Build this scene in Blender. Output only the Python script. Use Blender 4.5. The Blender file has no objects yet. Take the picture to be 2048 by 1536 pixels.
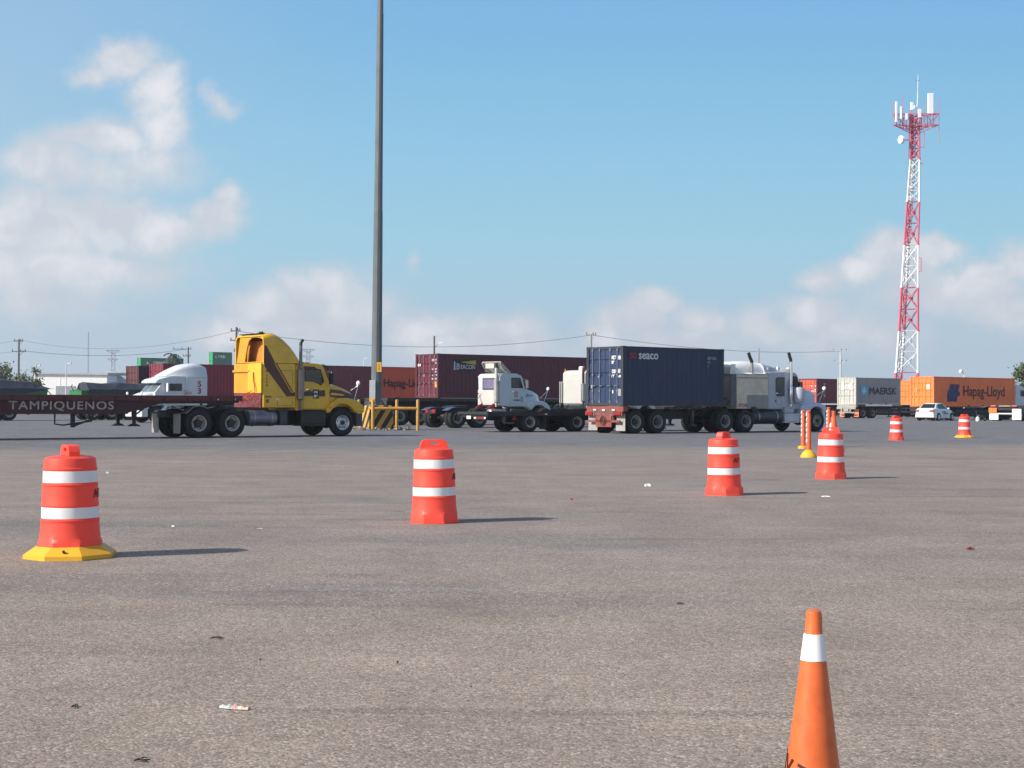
import bpy, bmesh, math, random
from mathutils import Vector, Matrix
R = math.radians
rnd = random.Random(11)
SC = bpy.context.scene
COL = SC.collection

# ------------------------------------------------------------------ camera
F = 3000.0                                   # focal length in photo pixels (2048 wide)
H = 1.3
cd = bpy.data.cameras.new('camera')
cd.sensor_width = 36.0
cd.lens = F / 2048 * 36.0
cd.clip_start = 0.05
cd.clip_end = 6000
cam = bpy.data.objects.new('camera', cd)
COL.objects.link(cam)
cam.matrix_world = Matrix.Translation((0, 0, H)) @ Matrix.Rotation(R(90 + .726), 4, 'X') @ Matrix.Rotation(R(.25), 4, 'Z')
SC.camera = cam

# ------------------------------------------------------------------ sun
SUN_EL, SUN_DIR = R(32.5), (-.894, -.447)
S = Vector((SUN_DIR[0] * math.cos(SUN_EL), SUN_DIR[1] * math.cos(SUN_EL), math.sin(SUN_EL)))
sd = bpy.data.lights.new('sun', 'SUN')
sd.energy = 4.0
sd.angle = R(.5)
sd.color = (1.0, .93, .84)
sun = bpy.data.objects.new('sun', sd)
COL.objects.link(sun)
sun.rotation_euler = (-S).to_track_quat('-Z', 'Y').to_euler()

# ------------------------------------------------------------------ view
SC.view_settings.view_transform = 'Standard'
SC.view_settings.look = 'None'
SC.view_settings.gamma = 1
SC.view_settings.exposure = .62

# ------------------------------------------------------------------ sky with clouds (by direction: az = x/y, el = z/y)
W = bpy.data.worlds.new('World')
SC.world = W
W.use_nodes = True
nt = W.node_tree
nt.nodes.clear()


def N(tree, kind, ins=None, **props):
    n = tree.nodes.new(kind)
    for k, v in props.items():
        setattr(n, k, v)
    for k, v in (ins or {}).items():
        s = n.inputs[k]
        if isinstance(v, bpy.types.NodeSocket):
            tree.links.new(v, s)
        else:
            s.default_value = v
    return n


def mth(tree, op, a, b=0.0, c=0.0):
    n = N(tree, 'ShaderNodeMath', {0: a, 1: b}, operation=op)
    if op in ('MULTIPLY_ADD', 'SMOOTH_MAX', 'SMOOTH_MIN', 'COMPARE'):
        s = n.inputs[2]
        if isinstance(c, bpy.types.NodeSocket):
            tree.links.new(c, s)
        else:
            s.default_value = c
    return n.outputs[0]


def mixc(tree, f, a, b, blend='MIX'):
    n = N(tree, 'ShaderNodeMix', data_type='RGBA', blend_type=blend)
    for k, v in ((0, f), (6, a), (7, b)):
        if isinstance(v, bpy.types.NodeSocket):
            tree.links.new(v, n.inputs[k])
        else:
            n.inputs[k].default_value = v if k == 0 else (*v[:3], 1)
    return n.outputs[2]


def rng(tree, v, a, b, lo=0.0, hi=1.0, smooth=True):
    return N(tree, 'ShaderNodeMapRange', {0: v, 1: a, 2: b, 3: lo, 4: hi},
             interpolation_type='SMOOTHSTEP' if smooth else 'LINEAR').outputs[0]


SKY_STRENGTH = .1
tc = N(nt, 'ShaderNodeTexCoord')
dirv = tc.outputs['Generated']
sky = N(nt, 'ShaderNodeTexSky', sky_type='NISHITA', sun_disc=False, sun_elevation=SUN_EL,
        sun_rotation=math.atan2(S.x, S.y), altitude=0, air_density=1.0, dust_density=1.0, ozone_density=1.0)
sep = N(nt, 'ShaderNodeSeparateXYZ', {0: dirv})
yy = mth(nt, 'MAXIMUM', sep.outputs[1], .02)
az = mth(nt, 'DIVIDE', sep.outputs[0], yy)
el = mth(nt, 'DIVIDE', sep.outputs[2], yy)
P0 = N(nt, 'ShaderNodeCombineXYZ', {0: az, 1: el}).outputs[0]
wn = N(nt, 'ShaderNodeTexNoise', {'Vector': P0, 'Scale': 14.0, 'Detail': 5.0, 'Roughness': .6})
wv = N(nt, 'ShaderNodeVectorMath', {0: wn.outputs['Color'], 1: (.5, .5, .5)}, operation='SUBTRACT').outputs[0]
wv = N(nt, 'ShaderNodeVectorMath', {0: wv, 1: (.055, .04, 0)}, operation='MULTIPLY').outputs[0]
P1 = N(nt, 'ShaderNodeVectorMath', {0: P0, 1: wv}, operation='ADD').outputs[0]
CLOUDS = [  # (px, py, rx, ry, weight) as seen in the photograph's frame, turned into directions below
    (245, 125, 90, 58, 1), (185, 150, 50, 32, .7), (305, 190, 75, 70, 1), (315, 250, 70, 70, .7),
    (190, 275, 130, 52, .95), (100, 320, 150, 62, .8), (290, 330, 150, 80, .5), (170, 350, 200, 90, .6),
    (60, 450, 230, 110, 1), (210, 450, 220, 90, .9), (330, 460, 150, 70, .8), (430, 445, 90, 65, .95), (470, 400, 52, 50, 1),
    (60, 545, 260, 90, .9), (230, 540, 220, 60, .7), (435, 205, 46, 26, .55), (60, 610, 200, 60, .6),
    (640, 590, 120, 65, 1), (545, 620, 130, 55, .95), (440, 655, 120, 40, .9), (720, 630, 110, 60, .7), (810, 540, 20, 34, .4),
    (600, 665, 260, 55, .8), (860, 665, 130, 42, .8), (1000, 655, 130, 38, .85), (950, 690, 260, 50, .7),
    (1310, 610, 62, 36, 1), (1260, 640, 100, 48, .95), (1215, 665, 90, 45, .8), (1390, 640, 120, 45, .7), (1330, 690, 240, 60, .6),
    (1520, 650, 150, 48, .7), (1620, 630, 120, 50, .7), (1640, 570, 70, 36, .7), (1720, 545, 90, 50, .9), (1800, 510, 110, 62, 1), (1880, 495, 80, 50, .95),
    (1960, 545, 100, 50, .9), (2040, 520, 90, 62, 1), (1900, 590, 260, 75, .8), (1700, 660, 300, 60, .55), (2020, 620, 200, 70, .6),
    (-250, 420, 300, 200, .9), (2350, 560, 240, 90, .9), (-300, 640, 320, 90, .8)]
dens = None
for (cx, cy, rx, ry, w) in CLOUDS:
    ax, ay = (cx - 1024) / F, (806 - cy) / F
    q = N(nt, 'ShaderNodeVectorMath', {0: P1, 1: (F / rx, F / ry, 0), 2: (-ax * F / rx, -ay * F / ry, 0)}, operation='MULTIPLY_ADD').outputs[0]
    ln = N(nt, 'ShaderNodeVectorMath', {0: q}, operation='LENGTH').outputs[1]
    d = mth(nt, 'MULTIPLY_ADD', ln, -w, w)
    dens = d if dens is None else mth(nt, 'SMOOTH_MAX', dens, d, .12)
fine = N(nt, 'ShaderNodeTexNoise', {'Vector': P0, 'Scale': 26.0, 'Detail': 8.0, 'Roughness': .62}).outputs[0]
fine2 = N(nt, 'ShaderNodeTexNoise', {'Vector': P0, 'Scale': 70.0, 'Detail': 6.0, 'Roughness': .6}).outputs[0]
fine = mth(nt, 'ADD', mth(nt, 'MULTIPLY_ADD', fine, .85, -.40), mth(nt, 'MULTIPLY_ADD', fine2, .35, -.175))
dn = mth(nt, 'ADD', dens, fine)
front = rng(nt, sep.outputs[1], .05, .3)
cov = mth(nt, 'MULTIPLY', rng(nt, dn, -.12, .60), front)
lit = N(nt, 'ShaderNodeTexNoise', {'Vector': P1, 'Scale': 18.0, 'Detail': 5.0, 'Roughness': .55}).outputs[0]
lit = mth(nt, 'MULTIPLY', rng(nt, lit, .38, .66), rng(nt, dn, .1, .8))
ccol = mixc(nt, lit, (.40, .43, .475), (.56, .555, .575))
skyc = N(nt, 'ShaderNodeVectorMath', {0: sky.outputs[0], 'Scale': SKY_STRENGTH}, operation='SCALE').outputs[0]
# hazy morning gradient near the horizon, the physical sky above it
rp = N(nt, 'ShaderNodeValToRGB', {0: rng(nt, el, 0.0, .32, 0, 1, False)})
els = rp.color_ramp.elements
RAMP = [(0.0, (.345, .400, .465)), (.11, (.315, .400, .475)), (.32, (.236, .412, .512)), (.53, (.188, .376, .520)), (.74, (.148, .325, .505)), (1.0, (.116, .278, .490))]
els[0].position, els[0].color = RAMP[0][0], (*RAMP[0][1], 1)
els[1].position, els[1].color = RAMP[-1][0], (*RAMP[-1][1], 1)
for p_, c_ in RAMP[1:-1]:
    e_ = els.new(p_)
    e_.color = (*c_, 1)
s1 = mixc(nt, rng(nt, el, .3, 1.2, 0, 1), rp.outputs[0], skyc)
s1 = mixc(nt, mth(nt, 'MULTIPLY', rng(nt, az, -.05, -.42), .34), s1, (.36, .42, .47))
s2 = mixc(nt, mth(nt, 'MULTIPLY', cov, .93), s1, ccol)
bg = N(nt, 'ShaderNodeBackground', {'Color': s2, 'Strength': 1.0})
wo = N(nt, 'ShaderNodeOutputWorld', {'Surface': bg.outputs[0]})

# ------------------------------------------------------------------ helpers: materials
MATS = {}


def mat(name, col, rough=.55, metal=0.0, var=.18, vs=2.0, dirt=0.0, dcol=(.16, .14, .12), bump=0.0, bs=60.0, spec=.5, streak=False):
    if name in MATS:
        return MATS[name]
    m = bpy.data.materials.new(name)
    m.use_nodes = True
    t = m.node_tree
    b = t.nodes['Principled BSDF']
    co = N(t, 'ShaderNodeTexCoord').outputs['Object']
    n1 = N(t, 'ShaderNodeTexNoise', {'Vector': co, 'Scale': vs, 'Detail': 6.0, 'Roughness': .65}).outputs[0]
    f = rng(t, n1, .3, .7, 1 - var, 1 + var, False)
    c = mixc(t, 1.0, (*col, 1), N(t, 'ShaderNodeCombineXYZ', {0: f, 1: f, 2: f}).outputs[0], 'MULTIPLY')
    if dirt > 0:
        v = co
        if streak:
            v = N(t, 'ShaderNodeVectorMath', {0: co, 1: (5.0, 5.0, .5)}, operation='MULTIPLY').outputs[0]
        n2 = N(t, 'ShaderNodeTexNoise', {'Vector': v, 'Scale': vs * 1.7, 'Detail': 8.0, 'Roughness': .72}).outputs[0]
        c = mixc(t, mth(t, 'MULTIPLY', rng(t, n2, .48, .72), dirt), c, (*dcol, 1))
    t.links.new(c, b.inputs['Base Color'])
    r = rng(t, n1, .3, .7, max(.02, rough - .08), min(1, rough + .1), False)
    t.links.new(r, b.inputs['Roughness'])
    b.inputs['Metallic'].default_value = metal
    b.inputs['Specular IOR Level'].default_value = spec
    if bump > 0:
        n3 = N(t, 'ShaderNodeTexNoise', {'Vector': co, 'Scale': bs, 'Detail': 4.0}).outputs[0]
        bp = N(t, 'ShaderNodeBump', {'Height': n3, 'Strength': bump, 'Distance': .02})
        t.links.new(bp.outputs[0], b.inputs['Normal'])
    MATS[name] = m
    return m


black = mat('black_frame', (.014, .015, .017), .6, dirt=.5, dcol=(.06, .055, .05))
rubber = mat('tyre_rubber', (.013, .013, .014), .82, dirt=.55, dcol=(.05, .046, .042), vs=5)
rimw = mat('rim_grey_white', (.42, .41, .39), .5, dirt=.6, dcol=(.12, .10, .085), vs=6)
rimd = mat('rim_dusty', (.30, .285, .265), .6, dirt=.6, dcol=(.07, .06, .055), vs=6)
alu = mat('aluminium_rim', (.72, .72, .72), .32, .75, dirt=.25, vs=6)
hubm = mat('hub_dark', (.03, .028, .026), .6)
chrome = mat('chrome', (.75, .75, .76), .16, 1.0, var=.05)
steel = mat('worn_steel', (.36, .36, .36), .38, .8, dirt=.35)
soot = mat('stack_soot', (.02, .02, .02), .5)
glass = mat('dark_glass', (.012, .014, .016), .06, var=.05, spec=.7)
glassl = mat('pale_glass', (.10, .13, .14), .08, var=.2, spec=.8)
white = mat('white_paint', (.72, .72, .71), .4, dirt=.3, dcol=(.42, .40, .36))
whiteb = mat('white_band', (.80, .80, .81), .38, var=.05, vs=7, dirt=.2, dcol=(.52, .49, .46))
redl = mat('red_lens', (.30, .012, .018), .3)
amber = mat('amber_lens', (.75, .26, .02), .25)
flapw = mat('mudflap_white', (.33, .32, .31), .6, dirt=.6, dcol=(.25, .22, .19), vs=4)
blk = mat('black_paint', (.012, .012, .013), .45)
dkgrey = mat('dark_grey_paint', (.05, .05, .053), .5, dirt=.4)


# ------------------------------------------------------------------ helpers: mesh building
class MB:
    def __init__(s):
        s.v, s.f, s.m, s.mi = [], [], [], 0

    def add(s, vs, fs):
        o = len(s.v)
        s.v += [tuple(v) for v in vs]
        s.f += [tuple(i + o for i in f) for f in fs]
        s.m += [s.mi] * len(fs)
        return s

    def box(s, x0, x1, y0, y1, z0, z1, M=None):
        vs = [Vector((x, y, z)) for x in (x0, x1) for y in (y0, y1) for z in (z0, z1)]
        if M is not None:
            vs = [M @ v for v in vs]
        return s.add(vs, [(0, 1, 3, 2), (4, 6, 7, 5), (0, 4, 5, 1), (2, 3, 7, 6), (0, 2, 6, 4), (1, 5, 7, 3)])

    def loft(s, rings, caps=True, closed=True):
        n = len(rings[0])
        vs = [p for r in rings for p in r]
        fs = []
        for i in range(len(rings) - 1):
            for j in range(n if closed else n - 1):
                k = (j + 1) % n
                fs.append((i * n + j, i * n + k, (i + 1) * n + k, (i + 1) * n + j))
        if caps:
            fs.append(tuple(reversed(range(n))))
            fs.append(tuple((len(rings) - 1) * n + j for j in range(n)))
        return s.add(vs, fs)

    def prism(s, poly, a, b, ax='y', taper=None):
        # poly in the plane across the axis: ax y -> (x,z); x -> (y,z); z -> (x,y)
        def pt(p, t):
            return {'y': (p[0], t, p[1]), 'x': (t, p[0], p[1]), 'z': (p[0], p[1], t)}[ax]
        return s.loft([[pt(p, a) for p in poly], [pt(p, b) for p in (taper or poly)]])

    def ringprism(s, outer, inner, a, b, ax='y'):
        def pt(p, t):
            return {'y': (p[0], t, p[1]), 'x': (t, p[0], p[1]), 'z': (p[0], p[1], t)}[ax]
        return s.loft([[pt(p, a) for p in outer], [pt(p, b) for p in outer], [pt(p, b) for p in inner], [pt(p, a) for p in inner],
                       [pt(p, a) for p in outer]], caps=False)

    def frame_ring(s, p0, p1):
        d = (Vector(p1) - Vector(p0)).normalized()
        u = d.cross(Vector((0, 0, 1)) if abs(d.z) < .95 else Vector((1, 0, 0))).normalized()
        return u, d.cross(u)

    def cyl(s, p0, p1, r0, r1=None, n=14, caps=True):
        r1 = r0 if r1 is None else r1
        u, w = s.frame_ring(p0, p1)
        rs = []
        for p, r in ((p0, r0), (p1, r1)):
            rs.append([Vector(p) + u * (r * math.cos(2 * math.pi * i / n)) + w * (r * math.sin(2 * math.pi * i / n)) for i in range(n)])
        return s.loft(rs, caps)

    def tube(s, pts, r, n=8, caps=True):
        pts = [Vector(p) for p in pts]
        rs, u = [], None
        for i, p in enumerate(pts):
            d = (pts[min(i + 1, len(pts) - 1)] - pts[max(i - 1, 0)]).normalized()
            if u is None:
                u = d.cross(Vector((0, 0, 1)) if abs(d.z) < .95 else Vector((1, 0, 0))).normalized()
            u = (u - d * u.dot(d)).normalized()
            w = d.cross(u)
            rr = r[i] if isinstance(r, (list, tuple)) else r
            rs.append([p + u * (rr * math.cos(2 * math.pi * k / n)) + w * (rr * math.sin(2 * math.pi * k / n)) for k in range(n)])
        return s.loft(rs, caps)

    def lathe(s, prof, n=32, ax='z', c=(0, 0, 0), caps=True, ph=0.0):
        rs = []
        for r, h in prof:
            ring = []
            for i in range(n):
                a = 2 * math.pi * i / n + ph
                x, y = r * math.cos(a), r * math.sin(a)
                p = {'z': (x, y, h), 'y': (x, h, y), 'x': (h, x, y)}[ax]
                ring.append((p[0] + c[0], p[1] + c[1], p[2] + c[2]))
            rs.append(ring)
        return s.loft(rs, caps)

    def build(s, name, mats, parent=None, smooth=None, bevel=0, loc=None):
        me = bpy.data.meshes.new(name)
        me.from_pydata([tuple(v) for v in s.v], [], s.f)
        for m in (mats if isinstance(mats, (list, tuple)) else [mats]):
            me.materials.append(m)
        me.polygons.foreach_set('material_index', s.m)
        bm = bmesh.new()
        bm.from_mesh(me)
        bmesh.ops.recalc_face_normals(bm, faces=bm.faces)
        bm.to_mesh(me)
        bm.free()
        if smooth:
            me.polygons.foreach_set('use_smooth', [True] * len(me.polygons))
            me.set_sharp_from_angle(angle=R(smooth))
        me.update()
        return put(name, me, parent, bevel, loc)


def put(name, me, parent=None, bevel=0, loc=None):
    o = bpy.data.objects.new(name, me)
    COL.objects.link(o)
    if parent:
        o.parent = parent
    if loc:
        o.location = loc
    if bevel:
        b = o.modifiers.new('bevel', 'BEVEL')
        b.width = bevel
        b.segments = 2
        b.limit_method = 'ANGLE'
        b.angle_limit = R(35)
    return o


def rring(x, w0, w1, z0, z1, r, k=4):
    """section across x: bottom half width w0, top half width w1, rounded top corners"""
    p = [(x, -w0, z0)]
    for sgn, a0 in ((-1, 180), (1, 90)):
        for i in range(k + 1):
            a = R(a0 - 90 * i / k)
            p.append((x, sgn * (w1 - r) + r * math.cos(a), z1 - r + r * math.sin(a)))
    p.append((x, w0, z0))
    return p


def arc(cx, cz, r, a0, a1, n=10):
    return [(cx + r * math.cos(R(a0 + (a1 - a0) * i / n)), cz + r * math.sin(R(a0 + (a1 - a0) * i / n))) for i in range(n + 1)]


def thing(name, label, cat, loc=(0, 0, 0), rz=0.0, group=None):
    o = bpy.data.objects.new(name, None)
    COL.objects.link(o)
    o.location = loc if len(loc) == 3 else (*loc, 0)
    o.rotation_euler = (0, 0, rz)
    o.empty_display_size = .3
    return tag(o, label, cat, group)


def tag(o, label=None, cat=None, group=None, kind=None):
    for k, v in (('label', label), ('category', cat), ('group', group), ('kind', kind)):
        if v:
            o[k] = v
    return o


def kids(o):
    return [c for c in bpy.data.objects if c.parent == o]


def dup(o, parent=None):
    c = o.copy()
    COL.objects.link(c)
    c.parent = parent
    for k in kids(o):
        dup(k, c)
    return c


def gx(px, Y):
    return (px - 1024) / F * Y


def spot(px, Y, a, off):
    """ground point seen at photo column px at distance Y, moved off metres to the left of heading a"""
    return (gx(px, Y) - off * math.sin(a), Y + off * math.cos(a), 0)


def textmesh(body, size, bold=0.0, extrude=.003, sx=1.0, shear=0.0, spacing=1.0, align='LEFT'):
    cu = bpy.data.curves.new('lettering', 'FONT')
    cu.body, cu.size, cu.extrude, cu.shear, cu.space_character, cu.align_x = body, size, extrude, shear, spacing, align
    cu.resolution_u = 3
    o = bpy.data.objects.new('lettering', cu)
    COL.objects.link(o)
    dg = bpy.context.evaluated_depsgraph_get()
    me = bpy.data.meshes.new_from_object(o.evaluated_get(dg))
    bpy.data.objects.remove(o)
    bpy.data.curves.remove(cu)
    for v in me.vertices:
        v.co.x *= sx
    if bold:          # heavier strokes: the glyphs are repeated with tiny shifts, each layer a little prouder
        bm, k = bmesh.new(), bold * size
        for i, (ox, oy) in enumerate(((0, 0), (k, 0), (-k, 0), (0, k), (0, -k), (k * .7, k * .7), (-k * .7, -k * .7), (k * .7, -k * .7), (-k * .7, k * .7))):
            n0 = len(bm.verts)
            bm.from_mesh(me)
            bm.verts.ensure_lookup_table()
            for v in bm.verts[n0:]:
                v.co += Vector((ox, oy, i * .00025))
        bm.to_mesh(me)
        bm.free()
    return me


def text(body, size, m, parent, loc, face='side', name='lettering', **kw):
    me = textmesh(body, size, **kw)
    me.materials.clear()
    me.materials.append(m)
    o = put(name, me, parent, 0, loc)
    o.rotation_euler = {'side': (R(90), 0, 0), 'rear': (R(90), 0, R(-90)), 'left': (R(90), 0, R(180))}[face]
    return o


def dashes(rows, m, parent, face, name='lettering', seed=0, th=.004):
    """illegible small print: rows of (u, z, width, height) broken into letter-like bits; face = ('side', y) or ('rear', x)"""
    r = random.Random(seed)
    b = MB()
    for (u, z, w, h) in rows:
        x = u
        while x < u + w - .01:
            lw = min(h * r.uniform(.45, .75), u + w - x)
            k = r.random()
            bits = [(x, x + lw, z, z + h)] if k < .25 else (
                [(x, x + lw * .35, z, z + h), (x + lw * .35, x + lw, z + h * .7, z + h)] if k < .5 else
                [(x, x + lw * .35, z, z + h), (x + lw * .65, x + lw, z, z + h), (x + lw * .35, x + lw * .65, z + h * .4, z + h * .62)] if k < .75 else
                [(x, x + lw, z + h * .72, z + h), (x, x + lw, z, z + h * .28), (x, x + lw * .35, z + h * .28, z + h * .72)])
            for (a0, a1, b0, b1) in bits:
                if face[0] == 'side':
                    b.box(a0, a1, face[1] - th, face[1], b0, b1)
                else:
                    b.box(face[1] - th, face[1], -a1, -a0, b0, b1)
            x += lw + h * .14
    return b.build(name, m, parent)


# ------------------------------------------------------------------ ground
def ground_material():
    m = bpy.data.materials.new('asphalt')
    m.use_nodes = True
    t = m.node_tree
    b = t.nodes['Principled BSDF']
    co = N(t, 'ShaderNodeTexCoord').outputs['Object']
    sp = N(t, 'ShaderNodeSeparateXYZ', {0: co})
    big = N(t, 'ShaderNodeTexNoise', {'Vector': co, 'Scale': .12, 'Detail': 5.0, 'Roughness': .6}).outputs[0]
    med = N(t, 'ShaderNodeTexNoise', {'Vector': co, 'Scale': .9, 'Detail': 6.0, 'Roughness': .65}).outputs[0]
    # older, browner apron by the camera and a smoother bluish carriageway beyond it
    yv = mth(t, 'MULTIPLY_ADD', sp.outputs[0], .18, sp.outputs[1])
    yv = mth(t, 'ADD', yv, mth(t, 'MULTIPLY', sp.outputs[0], -.50))
    yv = mth(t, 'ADD', yv, mth(t, 'MULTIPLY_ADD', big, 16.0, -8.0))
    lane = rng(t, yv, 38.0, 48.0)
    near = rng(t, mth(t, 'ADD', sp.outputs[1], mth(t, 'MULTIPLY_ADD', big, 8.0, -4.0)), 16.0, 6.0)
    c = mixc(t, near, (.262, .216, .188), (.300, .240, .196))
    c = mixc(t, lane, c, (.150, .150, .163))
    # chippings
    vo = N(t, 'ShaderNodeTexVoronoi', {'Vector': co, 'Scale': 80.0, 'Randomness': 1.0})
    chip = N(t, 'ShaderNodeSeparateColor', {0: vo.outputs['Color']}).outputs[0]
    vo2 = N(t, 'ShaderNodeTexVoronoi', {'Vector': co, 'Scale': 42.0, 'Randomness': 1.0})
    chip2 = N(t, 'ShaderNodeSeparateColor', {0: vo2.outputs['Color']}).outputs[1]
    k = mth(t, 'MULTIPLY', rng(t, chip, 0, 1, .69, 1.13, False), rng(t, chip2, 0, 1, .86, 1.14, False))
    k = mth(t, 'MULTIPLY', k, rng(t, med, .3, .7, .86, 1.12, False))
    k = mth(t, 'MULTIPLY', k, rng(t, big, .35, .65, .93, 1.07, False))
    # tyre polish and rubber streaks, sweeping across the yard
    for ang, sc, lo, hi, amt, seed in ((12, (.14, 1.5, 1), .60, .74, .28, 3.0), (-8, (.11, .9, 1), .60, .76, .20, 31.0), (26, (.2, 2.4, 1), .63, .76, .26, 57.0)):
        mp = N(t, 'ShaderNodeMapping', {'Vector': co, 'Location': (seed, seed * 2, 0), 'Rotation': (0, 0, R(ang)), 'Scale': sc}).outputs[0]
        st = N(t, 'ShaderNodeTexNoise', {'Vector': mp, 'Scale': 1.0, 'Detail': 4.0, 'Roughness': .55}).outputs[0]
        k = mth(t, 'MULTIPLY', k, rng(t, st, lo, hi, 1.0, 1 - amt))
    mp = N(t, 'ShaderNodeMapping', {'Vector': co, 'Rotation': (0, 0, R(10)), 'Scale': (.13, 1.3, 1)}).outputs[0]
    st = N(t, 'ShaderNodeTexNoise', {'Vector': mp, 'Scale': 1.0, 'Detail': 5.0}).outputs[0]
    k = mth(t, 'MULTIPLY', k, rng(t, st, .58, .75, 1.0, 1.16))
    worn = N(t, 'ShaderNodeTexNoise', {'Vector': N(t, 'ShaderNodeMapping', {'Vector': co, 'Rotation': (0, 0, R(-18)), 'Scale': (.10, .34, 1), 'Location': (4.3, 9.1, 0)}).outputs[0], 'Scale': 1.0, 'Detail': 5.0, 'Roughness': .55}).outputs[0]
    wk = rng(t, worn, .50, .66)
    k = mth(t, 'MULTIPLY', k, mth(t, 'MULTIPLY_ADD', wk, -.09, 1.0))
    c = mixc(t, mth(t, 'MULTIPLY', wk, .4), c, (.215, .198, .188))
    blot = N(t, 'ShaderNodeTexNoise', {'Vector': co, 'Scale': 1.7, 'Detail': 6.0, 'Roughness': .6}).outputs[0]
    k = mth(t, 'MULTIPLY', k, rng(t, blot, .64, .72, 1.0, .78))
    oil = N(t, 'ShaderNodeTexNoise', {'Vector': co, 'Scale': .55, 'Detail': 3.0, 'Roughness': .5}).outputs[0]
    k = mth(t, 'MULTIPLY', k, rng(t, oil, .66, .74, 1.0, .8))
    c = mixc(t, 1.0, c, N(t, 'ShaderNodeCombineXYZ', {0: k, 1: k, 2: k}).outputs[0], 'MULTIPLY')
    # a few pale stones
    sepv = N(t, 'ShaderNodeSeparateColor', {0: vo.outputs['Color']})
    pale = mth(t, 'MULTIPLY', rng(t, sepv.outputs[1], mth(t, 'MULTIPLY_ADD', med, -.30, 1.06), mth(t, 'MULTIPLY_ADD', med, -.30, 1.10)), .62)
    dark = mth(t, 'MULTIPLY', rng(t, sepv.outputs[2], .955, .975), .5)
    c = mixc(t, dark, c, (.07, .058, .05))
    c = mixc(t, pale, c, (.50, .44, .38))
    t.links.new(c, b.inputs['Base Color'])
    b.inputs['Roughness'].default_value = .82
    b.inputs['Specular IOR Level'].default_value = .3
    hgt = mth(t, 'ADD', mth(t, 'MULTIPLY', vo.outputs['Distance'], -1.0), mth(t, 'MULTIPLY', chip, .8))
    bp = N(t, 'ShaderNodeBump', {'Height': hgt, 'Strength': .4, 'Distance': .007})
    t.links.new(bp.outputs[0], b.inputs['Normal'])
    return m


g = MB()
g.add([(-2500, -60, 0), (2500, -60, 0), (2500, 4500, 0), (-2500, 4500, 0)], [(0, 1, 2, 3)])
tag(g.build('ground', ground_material()), kind='structure')

# ------------------------------------------------------------------ wheels (shared meshes, local axle along y, outer face at -y)
_b = MB()


def tyre_prof(y0, y1, r=.52, ri=.29):
    w = y1 - y0
    return [(ri, y0 + .03), (ri + .06, y0), (r - .09, y0), (r - .03, y0 + .02), (r, y0 + .06), (r, y0 + w * .3), (r - .015, y0 + w * .31), (r - .015, y0 + w * .35),
            (r, y0 + w * .36), (r, y0 + w * .64), (r - .015, y0 + w * .65), (r - .015, y0 + w * .69), (r, y0 + w * .7), (r, y1 - .06), (r - .03, y1 - .02), (r - .09, y1), (ri + .06, y1), (ri, y1 - .03)]


def mesh_of(mb, name, mats, smooth=40):
    o = mb.build(name, mats, None, smooth)
    me = o.data
    bpy.data.objects.remove(o)
    return me


def holes(b, n, rr, r, y, dy):
    for i in range(n):
        a = 2 * math.pi * i / n + .3
        c = (rr * math.cos(a), y, rr * math.sin(a))
        b.cyl((c[0], y + dy, c[2]), (c[0], y, c[2]), r, n=10)


TYRE1 = mesh_of(MB().lathe(tyre_prof(0, .28), 40, 'y', caps=False), 'tyre', rubber)
TYRE2 = mesh_of(MB().lathe(tyre_prof(0, .27), 40, 'y', caps=False).lathe(tyre_prof(.32, .59), 40, 'y', caps=False), 'tyre', rubber)


def rim_mesh(face, dish, name, hub=hubm):
    b = MB()
    if dish:     # concave outer rear wheel
        b.lathe([(.295, .02), (.285, .01), (.262, .02), (.25, .06), (.235, .15), (.11, .17), (.11, .17)], 32, 'y', caps=False)
        b.mi = 1
        b.lathe([(.135, .17), (.135, .07), (.115, .03), (.02, .025), (.001, .025)], 20, 'y', caps=False)
        holes(b, 5, .19, .032, .148, .02)
        for i in range(10):
            a = 2 * math.pi * i / 10
            b.cyl((.15 * math.cos(a), .165, .15 * math.sin(a)), (.15 * math.cos(a), .12, .15 * math.sin(a)), .014, n=6)
    else:        # convex front wheel
        b.lathe([(.295, .02), (.285, .01), (.265, .025), (.255, .09), (.235, .1), (.16, .035), (.12, .03), (.12, .03)], 32, 'y', caps=False)
        b.mi = 1
        b.lathe([(.085, .035), (.085, -.01), (.06, -.03), (.001, -.03)], 20, 'y', caps=False)
        holes(b, 5, .2, .03, .06, .02)
        for i in range(10):
            a = 2 * math.pi * i / 10
            b.cyl((.135 * math.cos(a), .05, .135 * math.sin(a)), (.135 * math.cos(a), .0, .135 * math.sin(a)), .016, n=6)
        b.mi = 0
        b.lathe([(.12, .03), (.085, .035)], 32, 'y', caps=False)
    return mesh_of(b, name, [face, hub])


RIMS = {('w', 1): rim_mesh(rimw, True, 'wheel'), ('w', 0): rim_mesh(rimw, False, 'wheel'), ('d', 1): rim_mesh(rimd, True, 'wheel'),
        ('d', 0): rim_mesh(rimd, False, 'wheel'), ('a', 0): rim_mesh(alu, False, 'wheel'), ('a', 1): rim_mesh(alu, True, 'wheel')}


def wheel(parent, x, side, dual, rim='d', r=.52, yo=1.22):
    o = put('wheel', RIMS[(rim, 1 if dual else 0)], parent)
    o.location = (x, side * yo, r)
    if side > 0:
        o.rotation_euler = (0, 0, math.pi)
    k = r / .52
    o.scale = (k, 1, k)
    put('tyre', TYRE2 if dual else TYRE1, o)
    return o


def axle_beam(parent, x, r=.52):
    b = MB()
    b.cyl((x, -.95, r), (x, .95, r), .075, n=12)
    b.lathe([(.05, -.25), (.2, -.16), (.24, 0), (.2, .16), (.05, .25)], 16, 'y', (x, 0, r))
    return b.build('axle', black, parent, 40)


# ------------------------------------------------------------------ containers
CORRUG = {}


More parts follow.
